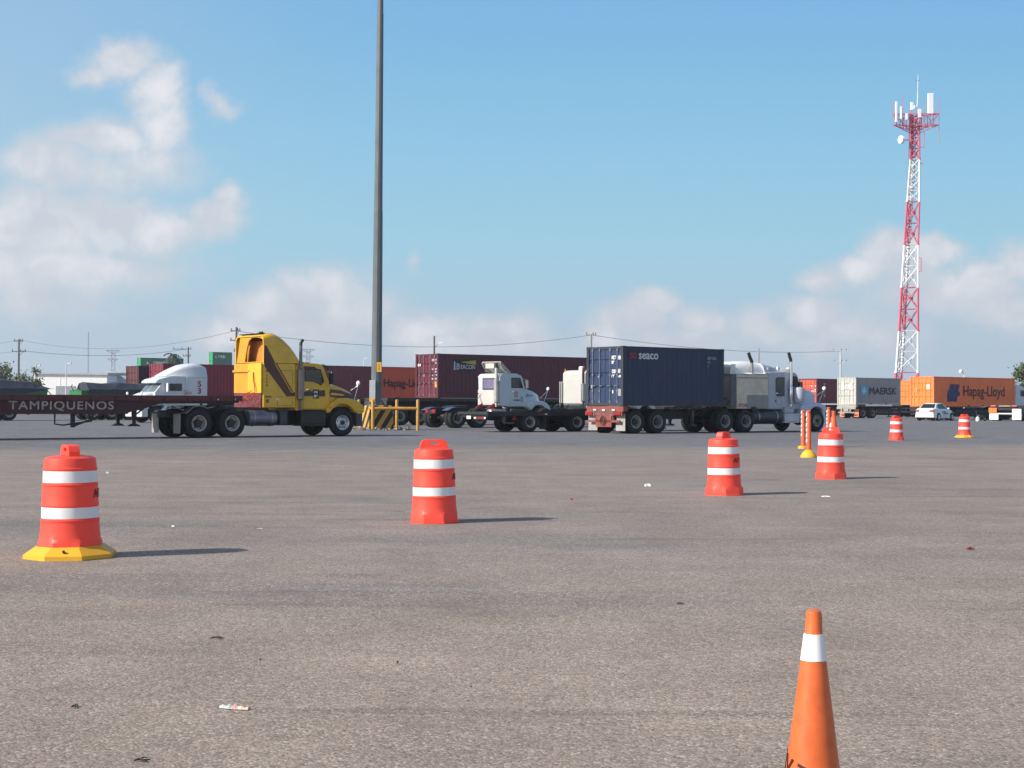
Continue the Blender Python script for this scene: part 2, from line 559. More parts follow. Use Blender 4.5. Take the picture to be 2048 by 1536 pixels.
def corrug(L, z0, z1, name, m):
    """corrugated sheet along x, outermost face at y=0, 36 mm deep towards +y"""
    key = (round(L, 2), m.name, name)
    if key in CORRUG:
        return CORRUG[key]
    p = .278
    n = int(L / p)
    p = L / n
    prof = []
    for i in range(n):
        prof += [(i * p, 0), (i * p + p * .26, 0), (i * p + p * .5, .036), (i * p + p * .76, .036)]
    prof.append((L, 0))
    rings = [[(x, y, z0), (x, y, z1), (x, y + .004, z1), (x, y + .004, z0)] for x, y in prof]
    me = mesh_of(MB().loft(rings), name, m, None)
    CORRUG[key] = me
    return me


def container(label, px, Y, a, z, L=12.19, paint=None, door=None, gear=None, rod=None, group='shipping containers in the yard', xyz=None, casting=None, detail=True):
    hw = 1.219
    loc = xyz or (*spot(px, Y, a, hw)[:2], z)
    t = thing('shipping_container', label, 'container', loc, a, group)
    hgt = 2.591
    f = MB()
    for x in (0, L - .14):
        for y in (-hw, hw - .14):
            f.box(x, x + .14, y, y + .14, .118, hgt - .118)
    for y in (-hw, hw - .07):
        f.box(.14, L - .14, y, y + .07, .02, .17)
        f.box(.14, L - .14, y + .005, y + .065, hgt - .08, hgt - .012)
    for x in (0.01, L - .11):
        f.box(x, x + .1, -hw + .14, hw - .14, .02, .16)
        f.box(x, x + .1, -hw + .14, hw - .14, hgt - .12, hgt - .012)
    n = int(L / .9)
    for i in range(1, n):
        f.box(i * L / n - .03, i * L / n + .03, -hw + .07, hw - .07, .03, .15)
    for x in (L / 2 - 1.2, L / 2 + .85):       # fork pockets seen as dark slots in the bottom rail
        f.mi = 1
        f.box(x, x + .36, -hw - .003, -hw + .02, .04, .145)
        f.mi = 0
    f.build('frame', [gear or paint, blk], t)
    me = corrug(L - .28, .17, hgt - .08, 'side_wall', paint)
    o = put('side_wall', me, t, 0, (.14, -hw + .012, 0))
    o = put('side_wall', me, t, 0, (L - .14, hw - .012, 0))
    o.rotation_euler = (0, 0, math.pi)
    MB().box(.1, L - .1, -hw + .06, hw - .06, hgt - .03, hgt - .008).build('roof', paint, t)
    fw = put('front_wall', corrug(2 * hw - .28, .16, hgt - .12, 'front_wall', paint), t, 0, (L - .02, -hw + .14, 0))
    fw.rotation_euler = (0, 0, R(90))
    cm = None
    for x in (-.004, L - .158):
        for y in (-hw - .004, hw - .158):
            for zz in (0, hgt - .118):
                if cm is None:
                    cb = MB()
                    cb.box(0, .162, 0, .162, 0, .118)
                    cb.mi = 1
                    cb.box(-.002, .01, .04, .12, .035, .085)
                    cb.box(.05, .12, -.002, .01, .035, .085)
                    cm = cb.build('corner_casting', [casting or gear or paint, blk], t, None, 0, (x, y, zz))
                else:
                    put('corner_casting', cm.data, t, 0, (x, y, zz))
    # doors
    z0, z1 = .16, hgt - .12
    hh = z1 - z0
    for s in (-1, 1):
        prof = [(.05, z0)]
        for q in (.27, .52, .77):
            zz = z0 + hh * q
            prof += [(.05, zz - .10), (.085, zz - .06), (.085, zz + .06), (.05, zz + .10)]
        prof += [(.05, z1), (.12, z1), (.12, z0)]
        ya, yb = sorted((s * .012, s * (hw - .15)))
        d = MB().prism(prof, ya, yb, 'y').build('door', door or paint, t)
        if not detail:
            continue
        rb = MB()
        for q in (.30, .74):
            y = s * (hw - .15) * q + s * .03
            rb.cyl((.02, y, z0 - .05), (.02, y, z1 + .05), .019, n=8)
            for zz in (z0 + .04, z0 + .5, z0 + 1.2, z1 - .04):
                rb.box(.0, .05, y - .05, y + .05, zz - .035, zz + .035)
            zz = z0 + .72
            rb.box(-.012, .008, min(y, y - s * .2), max(y, y - s * .2), zz - .018, zz + .018)
        rb.build('lock_rod', rod or steel, d, 40)
        hb = MB()
        for zz in (.35, .9, 1.6, 2.2):
            hb.box(.0, .06, s * (hw - .14) - .04, s * (hw - .14) + .04, zz - .06, zz + .06)
        hb.build('hinge', gear or paint, d)
    return t


# ------------------------------------------------------------------ trailers
def trailer(label, loc, a, L=12.6, deck=1.2, axles=(1.2, 2.5), flat=True, paint=None, rim='d', r=.5, rear='lights', flap=None, tail=None, legx=9.5, name='semi_trailer',
            rearpaint=None, depth=.42, group='semi trailers in the yard', legs=True, thick=.12, boltw=1.22, lights=True, foot=.1, shade_panels=False):
    t = thing(name, label, 'trailer', loc, a, group)
    paint = paint or black
    zb = deck - thick
    f = MB()
    for y in (-.5, .42):
        gn = L - 3.2
        poly = [(0.1, zb), (0.1, zb - depth * .7), (.6, zb - depth), (gn - .9, zb - depth), (gn, zb - .16), (L, zb - .14), (L, zb)]
        f.prism(poly, y, y + .08)
        f.prism([(.12, zb - depth * .7 - .025), (.6, zb - depth - .025), (gn - .9, zb - depth - .025), (gn - .9, zb - depth - .001), (.6, zb - depth - .001), (.12, zb - depth * .7 - .001)], y - .05, y + .13)
    nb = int(L / 1.0)
    for i in range(nb + 1):
        x = .12 + i * (L - .24) / nb
        f.box(x - .035, x + .035, -.95 if not flat else -1.12, .95 if not flat else 1.12, zb - .11, zb - .005)
    f.box(axles[0] - .5, axles[-1] + .5, -.40, .40, r + .05, zb - depth + .02)
    for ax in axles:
        for y in (-.55, .47):
            f.box(ax - .45, ax + .45, y, y + .08, r - .02, r + .1)
            f.box(ax - .06, ax + .06, y, y + .08, r, zb - depth)
    f.build('chassis_frame', paint, t)
    if flat:
        d = MB()
        d.box(0, L, -1.17, 1.17, zb + .002, deck)
        d.box(0, L, -1.24, -1.172, zb - .06, deck + .015)
        d.box(0, L, 1.172, 1.24, zb - .06, deck + .015)
        for i in range(int(L / .9)):
            x = .5 + i * .9
            if x < L - .2:
                d.box(x, x + .09, -1.26, -1.242, zb - .05, deck - .01)
                d.box(x, x + .09, 1.242, 1.26, zb - .05, deck - .01)
        d.build('deck', paint, t)
    else:
        for x, p_ in ((.02, rearpaint or paint), (L - .3, paint)):
            MB().box(x, x + .26, -boltw, boltw, zb - .1, deck - .003).build('bolster', p_, t)
    if shade_panels:  # dark panels added to deepen the shade under the far trailers
        for s in (-1, 1):
            b = MB()
            x0, x1 = axles[-1] + .7, legx - .35
            for zz in (.30, .62):
                b.box(x0, x1, min(s * 1.08, s * 1.12), max(s * 1.08, s * 1.12), zz, zz + .26)
            for x in (x0 + .2, (x0 + x1) / 2, x1 - .2):
                b.box(x - .04, x + .04, min(s * 1.02, s * 1.078), max(s * 1.02, s * 1.078), .3, zb - .1)
            b.build('guard_or_shade_panel', black, t)
    for ax in axles:
        for s in (-1, 1):
            wheel(t, ax, s, True, rim, r)
        axle_beam(t, ax, r)
    if rear:
        b = MB()
        rp = rearpaint or paint
        b.box(-.06, .02, -1.22, 1.22, zb - .28, zb - .02 if flat else zb - .105)
        b.build('rear_beam', rp, t)
        b = MB()
        for y in (-.62, .56):
            b.box(-.02, .05, y, y + .06, .55, zb - .285)
        b.box(-.05, .03, -1.05, 1.05, .48, .58)
        b.build('bumper', rp, t)
        for s in (-1, 1) if lights else ():
            MB().box(-.10, -.062, s * .93 - .22, s * .93 + .22, zb - .26, zb - .13).build('tail_light', redl, t)
    if flap:
        for s in (-1, 1):
            x = axles[0] - r - .12
            MB().box(x - .012, x, s * .92 - .3, s * .92 + .3, .12, .88).build('mud_flap', flap, t)
            MB().box(x - .03, x + .02, min(s * .4, s * 1.22), max(s * .4, s * 1.22), .88, .93).build('flap_bracket', black, t)
    if legs:
        for s in (-1, 1):
            b = MB()
            b.box(legx - .07, legx + .07, s * .72 - .07, s * .72 + .07, foot + .22, zb - .05)
            b.box(legx - .05, legx + .05, s * .72 - .05, s * .72 + .05, foot + .06, foot + .22)
            b.prism([(legx - .22, foot), (legx + .22, foot), (legx + .07, foot + .09), (legx - .07, foot + .09)], s * .72 - .13, s * .72 + .13)
            b.tube([(legx + .05, s * .7, foot + .4), (legx + .75, s * .5, zb - .1)], .03, 6)
            b.build('landing_leg', paint if paint != black else dkgrey, t)
    return t


# ------------------------------------------------------------------ semi tractors
def tractor(label, loc, a, P, group='semi tractors'):
    t = thing('semi_tractor', label, 'truck', loc, a, group)
    paint, trim = P['paint'], P.get('trim', chrome)
    ax, fx = P['axles'], P['front']
    cw = P.get('cw', 1.05)
    # chassis
    f = MB()
    for y in (-.46, .38):
        f.box(ax[0] - .85, fx + .5, y, y + .08, .72, .98)
    for x in (ax[0] - .8, ax[0] + .66, ax[-1] + .7, ax[-1] + 1.6, fx - .9):
        f.box(x - .06, x + .06, -.38, .38, .74, .94)
    for q in ax:
        for y in (-.6, .5):
            f.box(q - .5, q + .5, y, y + .1, .5, .6)
    f.box(ax[-1] + .6, fx - .5, -.38, .38, .42, .72)
    f.box(fx - .35, fx + .45, -.45, .45, .55, 1.1)
    f.box(fx - .62, fx + .62, -.86, .86, .72, 1.16)
    f.build('chassis_frame', P.get('frame', black), t)
    for q in ax:
        for s in (-1, 1):
            wheel(t, q, s, True, P.get('rim', 'd'))
        axle_beam(t, q)
    for s in (-1, 1):
        wheel(t, fx, s, False, P.get('frim', P.get('rim', 'd')))
    axle_beam(t, fx)
    fwx = P.get('fw', ax[0] + .62)
    b = MB()
    b.prism([(fwx - .6, 1.04), (fwx - .35, 1.14), (fwx + .5, 1.17), (fwx + .5, 1.05), (fwx + .2, .985), (fwx - .3, .985)], -.48, .48)
    b.build('fifth_wheel', black, t)
    # mud flaps
    if P.get('flap'):
        for s in (-1, 1):
            x = ax[0] - .72
            MB().box(x - .012, x, s * .9 - .28, s * .9 + .28, .16, .86).build('mud_flap', P['flap'], t)
            MB().box(x - .03, x + .02, min(s * .46, s * 1.2), max(s * .46, s * 1.2), .86, .92).build('flap_bracket', black, t)
    # cab
    cab = MB().prism(P['cab'], -cw, cw).build('cab', P.get('cabpaint', paint), t, None, .05)
    for s in (-1, 1):
        yo, yi = (-cw - .014, -cw + .01) if s < 0 else (cw - .01, cw + .014)
        d = MB().prism(P['door'], yo, yi).build('door', P.get('cabpaint', paint), t, None, .006)
        w = P['win']
        cx, cz = sum(p[0] for p in w) / len(w), sum(p[1] for p in w) / len(w)
        big = [(cx + (x - cx) * 1.08, cz + (z - cz) * 1.1) for x, z in w]
        e = s * (cw + .022)
        MB().ringprism(big, w, min(e, e - s * .02), max(e, e - s * .02)).build('window_frame', black, d)
        e = s * (cw + .017)
        MB().prism(w, min(e, e - s * .01), max(e, e - s * .01)).build('window', P.get('glass', glass), d)
        hx, hz = P['door'][0][0] + .08, sum(p[1] for p in P['door'][:2]) / 2 - .1
        b = MB().box(hx, hx + .14, min(s * (cw + .014), s * (cw + .04)), max(s * (cw + .014), s * (cw + .04)), hz, hz + .04)
        b.build('handle', trim, d)
    (x0, z0), (x1, z1) = P['ws']
    dx, dz = x1 - x0, z1 - z0
    ln = math.hypot(dx, dz)
    nx, nz = (dz / ln, -dx / ln)
    if nx < 0:
        nx, nz = -nx, -nz
    q = [(x0, z0), (x1, z1), (x1 + nx * .012, z1 + nz * .012), (x0 + nx * .012, z0 + nz * .012)]
    MB().prism(q, -cw + .1, cw - .1).build('windshield', P.get('wsglass', P.get('glass', glass)), t)
    q2 = [(x0, z0), (x1, z1), (x1 + nx * .02, z1 + nz * .02), (x0 + nx * .02, z0 + nz * .02)]
    MB().prism(q2, -.02, .02).build('windshield_divider', P.get('cabpaint', paint), t)
    # sleeper
    if P.get('sleeper'):
        b = MB()
        b.loft([rring(*q) for q in P['sleeper']])
        b.build('sleeper', P.get('slpaint', paint), t, 40, P.get('slbevel', .03))
    if P.get('fairing'):
        b = MB()
        b.loft([rring(*q) for q in P['fairing']])
        b.build('roof_fairing', P.get('fairpaint', paint), t, 40)
    # hood
    b = MB()
    b.loft([rring(*q) for q in P['hood']])
    b.build('hood', paint, t, 38, .015)
    hx, hw1, hz0, hz1 = P['hood'][-1][0], P['hood'][-1][2], P['hood'][-1][3], P['hood'][-1][4]
    gl = MB()
    gl.box(hx + .002, hx + .03, -hw1 * .7, hw1 * .7, hz0 - .1, hz1 - .14)
    gl.build('grille', steel, t)
    for s in (-1, 1):
        y0, y1 = sorted((s * (P.get('fi', .72)), s * P.get('fo', 1.2)))
        MB().prism(P['fender'], y0, y1).build('fender', paint, t, None, .06)
        fx1 = max(p[0] for p in P['fender'])
        zc = P.get('lampz', 1.1)
        MB().box(fx1 - .02, fx1 + .025, s * .98 - .15, s * .98 + .15, zc - .08, zc + .1).build('headlight', glassl, t, None, .02)
    bp = P['bumper']
    b = MB()
    b.loft([[(bp[0], y, bp[2]), (bp[0], y, bp[3]), (bp[1] - abs(y) * .12 * (abs(y) > .9), y, bp[3]), (bp[1] - abs(y) * .12 * (abs(y) > .9), y, bp[2])] for y in (-1.2, -1.0, 0, 1.0, 1.2)])
    b.build('bumper', P.get('bumperpaint', paint), t, None, .04)
    # tanks, steps
    for s in (-1, 1):
        for (x0, x1, z, r, m) in P.get('tanks', []):
            b = MB()
            b.lathe([(.001, x0), (r * .8, x0 + .005), (r, x0 + .05), (r, x1 - .05), (r * .8, x1 - .005), (.001, x1)], 24, 'x', (0, s * .86, z), False)
            b.mi = 1
            for xs in (x0 + (x1 - x0) * .2, x0 + (x1 - x0) * .8):
                b.lathe([(r + .012, xs - .03), (r + .012, xs + .03)], 24, 'x', (0, s * .86, z), False)
                b.box(xs - .03, xs + .03, min(s * .46, s * .7), max(s * .46, s * .7), z + r * .4, .78)
            b.build('fuel_tank', [m, P.get('strap', steel)], t, 40)
        for (x0, x1, z0, z1, m) in P.get('boxes', []):
            ya, yb = sorted((s * .5, s * 1.16))
            b = MB().box(x0, x1, ya, yb, z0, z1)
            b.box(x0 + .03, x1 - .03, min(s * 1.161, s * 1.19), max(s * 1.161, s * 1.19), z0 + .06, z0 + .1)
            b.box(x0 + .03, x1 - .03, min(s * 1.161, s * 1.19), max(s * 1.161, s * 1.19), z1 - .08, z1 - .04)
            b.build('step_box', m, t, None, .015)
    # exhaust stacks
    for s in P.get('stacks', ()):
        q = P['stack']
        y = s * q.get('y', 1.12)
        b = MB()
        b.cyl((q['x'], y, q['z0']), (q['x'], y, q['zm0']), .05, n=12)
        b.mi = 1
        b.lathe([(.05, q['zm0']), (q['rm'], q['zm0'] + .06), (q['rm'], q['zm1'] - .06), (.06, q['zm1'])], 18, 'z', (q['x'], y, 0))
        b.mi = 0
        b.cyl((q['x'], y, q['zm1']), (q['x'], y, q['zb']), q.get('r', .062), n=14)
        b.mi = 2
        bend = q['bend']
        pts = [(q['x'] + bx, y, q['zb'] + bz) for bx, bz in bend]
        b.tube(pts, q.get('r', .062), 14)
        b.box(q['x'] - .03, q['x'] + .03, min(y, s * cw), max(y, s * cw), q['zm1'] - .25, q['zm1'] - .2)
        b.build('exhaust_stack', [q.get('pipe', steel), q.get('muff', steel), soot], t, 40)
    # mirrors
    for s in (-1, 1):
        if P.get('mirror'):
            mx, mz0, mz1 = P['mirror']
            y = s * (cw + .28)
            b = MB()
            b.tube([(mx, s * cw, mz1 + .06), (mx + .05, y, mz1 + .06), (mx + .05, y, mz0 - .06), (mx, s * cw, mz0 - .06)], .014, 6)
            b.mi = 1
            b.box(mx, mx + .09, y - .1, y + .1, mz0, mz1)
            b.build('mirror', [trim, P.get('mirrorpaint', blk)], t, None, .015)
        if P.get('hmirror'):
            (x0, z0), (x1, z1) = P['hmirror']
            b = MB()
            b.tube([(x0, s * .85, z0), (x1, s * 1.05, z1)], .014, 6)
            b.tube([(x0 + .05, s * 1.0, z0 - .45), (x1, s * 1.05, z1)], .012, 6)
            b.mi = 1
            b.lathe([(.001, -.05), (.08, -.04), (.1, 0), (.08, .04), (.001, .05)], 14, 'x', (x1, s * 1.05, z1 + .09), False)
            b.build('hood_mirror', [trim, white], t, 40)
    return t


# ================================================================== road furniture close to the camera
drum_or = mat('drum_orange', (1.0, .100, .062), .45, var=.07, vs=5, dirt=.3, dcol=(.55, .12, .09))
def translucent(m, col, fac):
    t = m.node_tree
    b, o = t.nodes['Principled BSDF'], [n for n in t.nodes if n.type == 'OUTPUT_MATERIAL'][0]
    tr = N(t, 'ShaderNodeBsdfTranslucent', {'Color': (*col, 1)})
    mx = N(t, 'ShaderNodeMixShader', {0: fac, 1: b.outputs[0], 2: tr.outputs[0]})
    t.links.new(mx.outputs[0], o.inputs['Surface'])


translucent(drum_or, (1.0, .09, .055), .24)
yel_pl = mat('yellow_rubber', (.78, .40, .025), .5, var=.08, dirt=.22, dcol=(.35, .22, .05))
cone_or = mat('cone_orange', (.66, .128, .030), .38, var=.12, vs=9, dirt=.5, dcol=(.36, .075, .03))
ink = mat('black_ink', (.02, .014, .012), .6)
inkr = mat('dark_red_ink', (.045, .006, .005), .6)


def wrap(me, rf, z0, phi0, tilt=0.0):
    """bend a lettering mesh round an upright cylinder or cone: rf(z) radius, phi0 start angle"""
    for v in me.vertices:
        z = z0 + v.co.y + tilt * v.co.x
        r = rf(z) + .0015 + v.co.z
        a = phi0 + v.co.x / rf(z)
        v.co = (r * math.cos(a), r * math.sin(a), z)
    return me


DR = [(.276, .0), (.276, .012), (.266, .016), (.262, .100), (.246, .128), (.243, .165), (.2405, .18), (.236, .265), (.240, .27), (.240, .283), (.2315, .29), (.2275, .39), (.233, .396), (.233, .408),
      (.230, .42), (.224, .56), (.228, .566), (.228, .578), (.2195, .585), (.216, .69), (.221, .695), (.221, .707), (.214, .715), (.209, .775), (.205, .79), (.18, .802), (.09, .815), (.001, .817)]


def drum(label, px, Y, base, hrot, rot, tilt=(0, 0), word=True):
    t = thing('traffic_drum', label, 'traffic drum', (gx(px, Y), Y, .0), 0, 'orange and white traffic drums')
    t.rotation_euler = (R(tilt[0]), R(tilt[1]), 0)
    zb = .035 if base else 0
    b = MB()
    # octagonal foot blending into the round body
    rings = []
    n = 48
    for r, z in DR:
        ring = []
        for i in range(n):
            an = 2 * math.pi * i / n + rot
            k = 1.0
            if z < .12:
                u = ((an - rot + math.pi / 8) % (math.pi / 4)) - math.pi / 8
                k = .955 / math.cos(u)
            ring.append((r * k * math.cos(an), r * k * math.sin(an), z + zb))
        rings.append(ring)
    b.loft(rings)
    b.build('body', drum_or, t, 28)
    for z0, z1, r0, r1 in ((.295, .386, .2318, .2295), (.590, .686, .2198, .2172)):
        MB().lathe([(r0 + .0006, z0 + zb), (r1 + .0012, z1 + zb), (r1 - .002, z1 + zb), (r0 - .002, z0 + zb), (r0 + .0006, z0 + zb)], 48, caps=False).build('reflective_band', whiteb, t, 60)
    h = MB()
    o = [(-.15, .80), (-.148, .845), (-.125, .89), (-.10, .90), (.10, .90), (.125, .89), (.148, .845), (.15, .80)]
    i_ = [(-.045, .845), (-.045, .852), (-.04, .872), (-.035, .875), (.035, .875), (.04, .872), (.045, .852), (.045, .845)]
    h.ringprism([(x, z + zb) for x, z in o], [(x, z + zb) for x, z in i_], -.045, .045)
    hd = h.build('handle', drum_or, t, None, .008)
    hd.rotation_euler = (0, 0, hrot)
    if word:
        me = textmesh('AFT', .1, .012, .0005, 1.0)
        me.materials.clear()
        me.materials.append(ink)
        put('lettering', wrap(me, lambda z: .2325 - .045 * (z - zb - .42), .465 + zb, word), t)
    if base:
        b = MB()
        oc = lambda r, z: [(r * math.cos(math.pi / 4 * i + rot + .35), r * math.sin(math.pi / 4 * i + rot + .35), z) for i in range(8)]
        b.loft([oc(.385, 0), oc(.385, .035), oc(.285, .10), oc(.262, .10), oc(.27, .03), oc(.27, 0), oc(.385, 0)], caps=False)
        b.mi = 1
        an = math.pi / 4 * 5.5 + rot + .35
        b.cyl((.335 * math.cos(an), .335 * math.sin(an), .075), (.30 * math.cos(an), .30 * math.sin(an), .055), .012, n=10)
        b.build('base_ring', [yel_pl, blk], t)
    return t


drum('orange and white traffic drum on yellow base ring, nearest and left of the yellow truck', 143, 12.55, True, R(-60), R(10), (0, -.4), word=R(-19))
drum('orange and white traffic drum without base ring, its wide handle facing the camera', 870, 16.34, False, R(8), R(2), (0, -.7), word=R(-28))
drum('orange and white traffic drum without base, narrow handle, in front of dark blue container', 1449, 21.5, False, R(58), R(20), (0, -1.0), word=R(-62))
drum('orange and white traffic drum with slim orange posts rising behind it', 1662, 26.3, False, R(-14), R(24), word=R(-10))
drum('orange and white traffic drum standing in front of the grey container and white car', 1793, 55, False, R(25), R(15), word=False)
drum('small far traffic drum on yellow base ring below the white car', 1929, 60, True, R(10), R(5), word=False)

# cone in the foreground
cz = 4.38
t = thing('traffic_cone', 'tall orange traffic cone with one white band, nearest to the camera', 'traffic cone', (gx(1626, cz), cz, 0))
t.rotation_euler = (0, R(.35), R(12))
cr = lambda z: .0365 + (.56 - z) * .124
b = MB()
b.lathe([(cr(.0), .022), (cr(.56), .56), (.0272, .625), (.0255, .63), (.0235, .685), (.021, .697), (.014, .702), (.001, .703)], 40)
b.build('body', cone_or, t, 40)
MB().lathe([(cr(.555) + .0012, .556), (.0290, .632), (.025, .632), (cr(.555) - .003, .556), (cr(.555) + .0012, .556)], 40, caps=False).build('reflective_band', whiteb, t, 60)
b = MB()
b.loft([[(sx * w, sy * w, z) for sx, sy in ((-1, -.8), (-.8, -1), (.8, -1), (1, -.8), (1, .8), (.8, 1), (-.8, 1), (-1, .8))] for w, z in ((.18, 0), (.18, .02), (.165, .03), (.1, .034))])
b.build('base', cone_or, t)
me = textmesh('AV T', .07, .02, .0004, .95)
me.materials.clear()
me.materials.append(inkr)
put('lettering', wrap(me, cr, .25, R(-228), -.31), t)

# slim posts
post_or = mat('post_orange', (.85, .12, .035), .42, var=.06, dirt=.2, dcol=(.4, .1, .05))
for label, px, Y, hh, r, kind in (
        ('slim orange post on low yellow base, leftmost of the posts', 1606.5, 44, 1.12, .062, 0),
        ('slim orange post on domed yellow base beside the fourth traffic drum', 1617.5, 36.7, 1.15, .062, 1),
        ('slim orange post behind the traffic drum, taller of the two at the truck bumper', 1657.5, 52, 1.2, .075, 1),
        ('thick short orange post with white stripe behind the traffic drum', 1667.5, 46, 1.1, .075, 2)):
    t = thing('delineator_post', label, 'post', (gx(px, Y), Y, 0), R(-30), 'orange delineator posts')
    b = MB()
    if kind == 2:
        b.lathe([(.16, .06), (.13, .45), (.08, .85), (.055, hh - .12), (.06, hh - .1), (.06, hh), (.001, hh)], 20)
    else:
        b.lathe([(r * 1.05, .05), (r, .2), (r * .82, hh - .12), (r * .6, hh - .06), (r * .85, hh - .04), (r * .85, hh - .01), (r * .6, hh), (.001, hh)], 20)
    b.build('pole', post_or, t, 40)
    b = MB()      # spiral of white reflective patches
    for k in range(6 if kind < 2 else 1):
        z0 = .3 + k * .13 if kind < 2 else .25
        for i in range(8):
            a0, a1 = R(172 + i * 10), R(172 + (i + 1) * 10)
            rr = r * 1.0 + .002 if kind < 2 else .157
            q = lambda a, z: ((rr if kind < 2 else .165 - (z - .06) * .07) * math.cos(a), (rr if kind < 2 else .165 - (z - .06) * .07) * math.sin(a), z)
            zz0, zz1 = z0 + i * .012, z0 + (i + 1) * .012
            dz = .075 if kind < 2 else .4
            b.add([q(a0, zz0), q(a1, zz1), q(a1, zz1 + dz), q(a0, zz0 + dz)], [(0, 1, 2, 3)])
    b.build('reflective_strip', whiteb, t)
    b = MB()
    if kind == 1:
        b.lathe([(.20, 0), (.20, .03), (.18, .07), (.13, .14), (.08, .18), (.066, .19), (.066, .0)], 18)
    else:
        b.lathe([(.15, 0), (.15, .06), (.14, .075), (.07, .08), (.07, .0)], 18)
    b.build('base', yel_pl, t)


def litter(name, label, px, py, Y, pts, m, z=.004, up=.02, group=None):
    """small crumpled sheet lying on the asphalt: outline pts in metres"""
    r = random.Random(hash(label) % 1000 if False else len(label))
    b = MB()
    n = len(pts)
    top = [(x, y, z + up * r.uniform(.2, 1)) for x, y in pts]
    cx, cy = sum(p[0] for p in pts) / n, sum(p[1] for p in pts) / n
    vs = top + [(cx, cy, z + up * 1.3)] + [(x, y, z) for x, y in pts]
    fs = [(i, (i + 1) % n, n) for i in range(n)] + [(i, n + 1 + i, n + 1 + (i + 1) % n, (i + 1) % n) for i in range(n)]
    b.add(vs, fs)
    o = b.build(name, m, None, None, 0, (gx(px, Y), Y, 0))
    return tag(o, label, 'litter', group)


def yg(py, px=1024):
    return H * F / (py - 806 - (px - 1024) * math.tan(R(.25)))


plast = mat('clear_plastic_wrap', (.50, .53, .51), .2, var=.3, vs=30)
pinkp = mat('pink_plastic', (.62, .22, .22), .3, var=.3, vs=30)
papw = mat('white_paper', (.75, .75, .74), .7, var=.1)
Y0 = yg(1417, 475)
t = thing('plastic_wrapper', 'crumpled clear plastic wrapper with pink print on the asphalt', 'litter', (gx(473, Y0), Y0, 0))
b = MB()
xs = [-.067, -.05, -.035, -.02, -.008, .004, .018, .032, .048, .062, .072]
yc = [.02, .016, .012, .008, .005, 0, -.006, -.012, -.018, -.018, -.014]
hw_ = [.004, .012, .018, .02, .018, .022, .014, .012, .008, .010, .002]
zt = [.006, .014, .008, .018, .010, .022, .010, .014, .006, .012, .004]
for i in range(len(xs) - 1):
    b.mi = 1 if i in (4, 9) else (0 if i < 4 else 2)
    j = i + 1
    b.add([(xs[i], yc[i] - hw_[i], .004), (xs[j], yc[j] - hw_[j], .004), (xs[j], yc[j], zt[j] + .004), (xs[i], yc[i], zt[i] + .004), (xs[j], yc[j] + hw_[j] * 1.6, .005), (xs[i], yc[i] + hw_[i] * 1.6, .005)], [(0, 1, 2, 3), (3, 2, 4, 5)])
b.build('film', [plast, pinkp, mat('beige_plastic', (.55, .44, .36), .3, var=.2, vs=30)], t)
for nm, lb, px, py, w, d, m, up in (
        ('paper_scrap', 'white paper scrap on the asphalt in front of the dark blue container', 1296, 973, .10, .05, papw, .035),
        ('bottle_lid', 'small red bottle lid lying right of the second traffic drum', 1144, 1000, .045, .04, mat('red_scrap', (.45, .03, .02), .5), .02),
        ('leather_scrap', 'dark red scrap on the asphalt towards the right', 1940, 1099, .07, .045, mat('darkred_scrap', (.16, .022, .018), .6), .02),
        ('paper_scrap', 'small white paper scrap right of the nearest traffic drum lid', 216, 947, .05, .03, papw, .025),
        ('paper_scrap', 'flat white scrap on the asphalt right of the fourth drum', 1652, 994, .12, .05, papw, .012),
        ('paper_scrap', 'tiny white scrap behind the shadow of the nearest drum', 348, 1054, .03, .02, papw, .012),
        ('paper_scrap', 'pale flat scrap left of the second traffic drum', 522, 1058, .06, .03, mat('pale_scrap', (.5, .44, .4), .7), .006),
        ('twig', 'dark twig lying left in the foreground beyond the plastic wrapper', 438, 1277, .075, .012, mat('bark_dark', (.03, .022, .016), .8), .012),
        ('twig', 'thin black twig at the bottom edge of the foreground', 290, 1521, .055, .012, mat('bark_dark', (.03, .022, .016), .8), .014),
        ('twig', 'small dark twig in the left foreground', 155, 1414, .026, .008, mat('bark_dark', (.03, .022, .016), .8), .010),
        ('pebble', 'dark pebble in the middle of the foreground', 798, 1327, .014, .012, mat('pebble_dark', (.04, .036, .034), .8), .012),
        ('pebble', 'dark pebble above the twig, left foreground', 524, 1321, .014, .012, mat('pebble_dark', (.04, .036, .034), .8), .010),
        ('pebble', 'dark pebble in the lower middle of the foreground', 945, 1375, .014, .010, mat('pebble_dark', (.04, .036, .034), .8), .008),
        ('twig', 'short dark twig lying left of the foreground cone', 1362, 1208, .045, .025, mat('bark_dark', (.03, .022, .016), .8), .006)):
    Yk = yg(py, px)
    w, d = (w * .75, d * .7) if nm == 'pebble' else (w, d)
    kk = [(-.5 * w, -.1 * d), (-.3 * w, -.45 * d), (.1 * w, -.3 * d), (.45 * w, -.5 * d), (.5 * w, .1 * d), (.2 * w, .5 * d), (-.2 * w, .3 * d)]
    if nm == 'twig':
        b = MB()
        b.tube([(-.5 * w, -.006, .006), (-.2 * w, .004, .010), (.1 * w, -.004, .008), (.5 * w, .008, .006)], [.003, .005, .004, .002], 5)
        b.tube([(-.15 * w, .003, .010), (.05 * w, .022, .012), (.2 * w, .03, .006)], [.003, .002, .0015], 5)
        b.tube([(.1 * w, -.004, .008), (.3 * w, -.02, .007)], [.003, .0015], 5)
        tag(b.build(nm, m, None, None, 0, (gx(px, Yk), Yk, 0)), lb, 'litter')
        continue
    litter(nm, lb, px, py, Yk, [(x, y) for x, y in kk], m, .004, up)

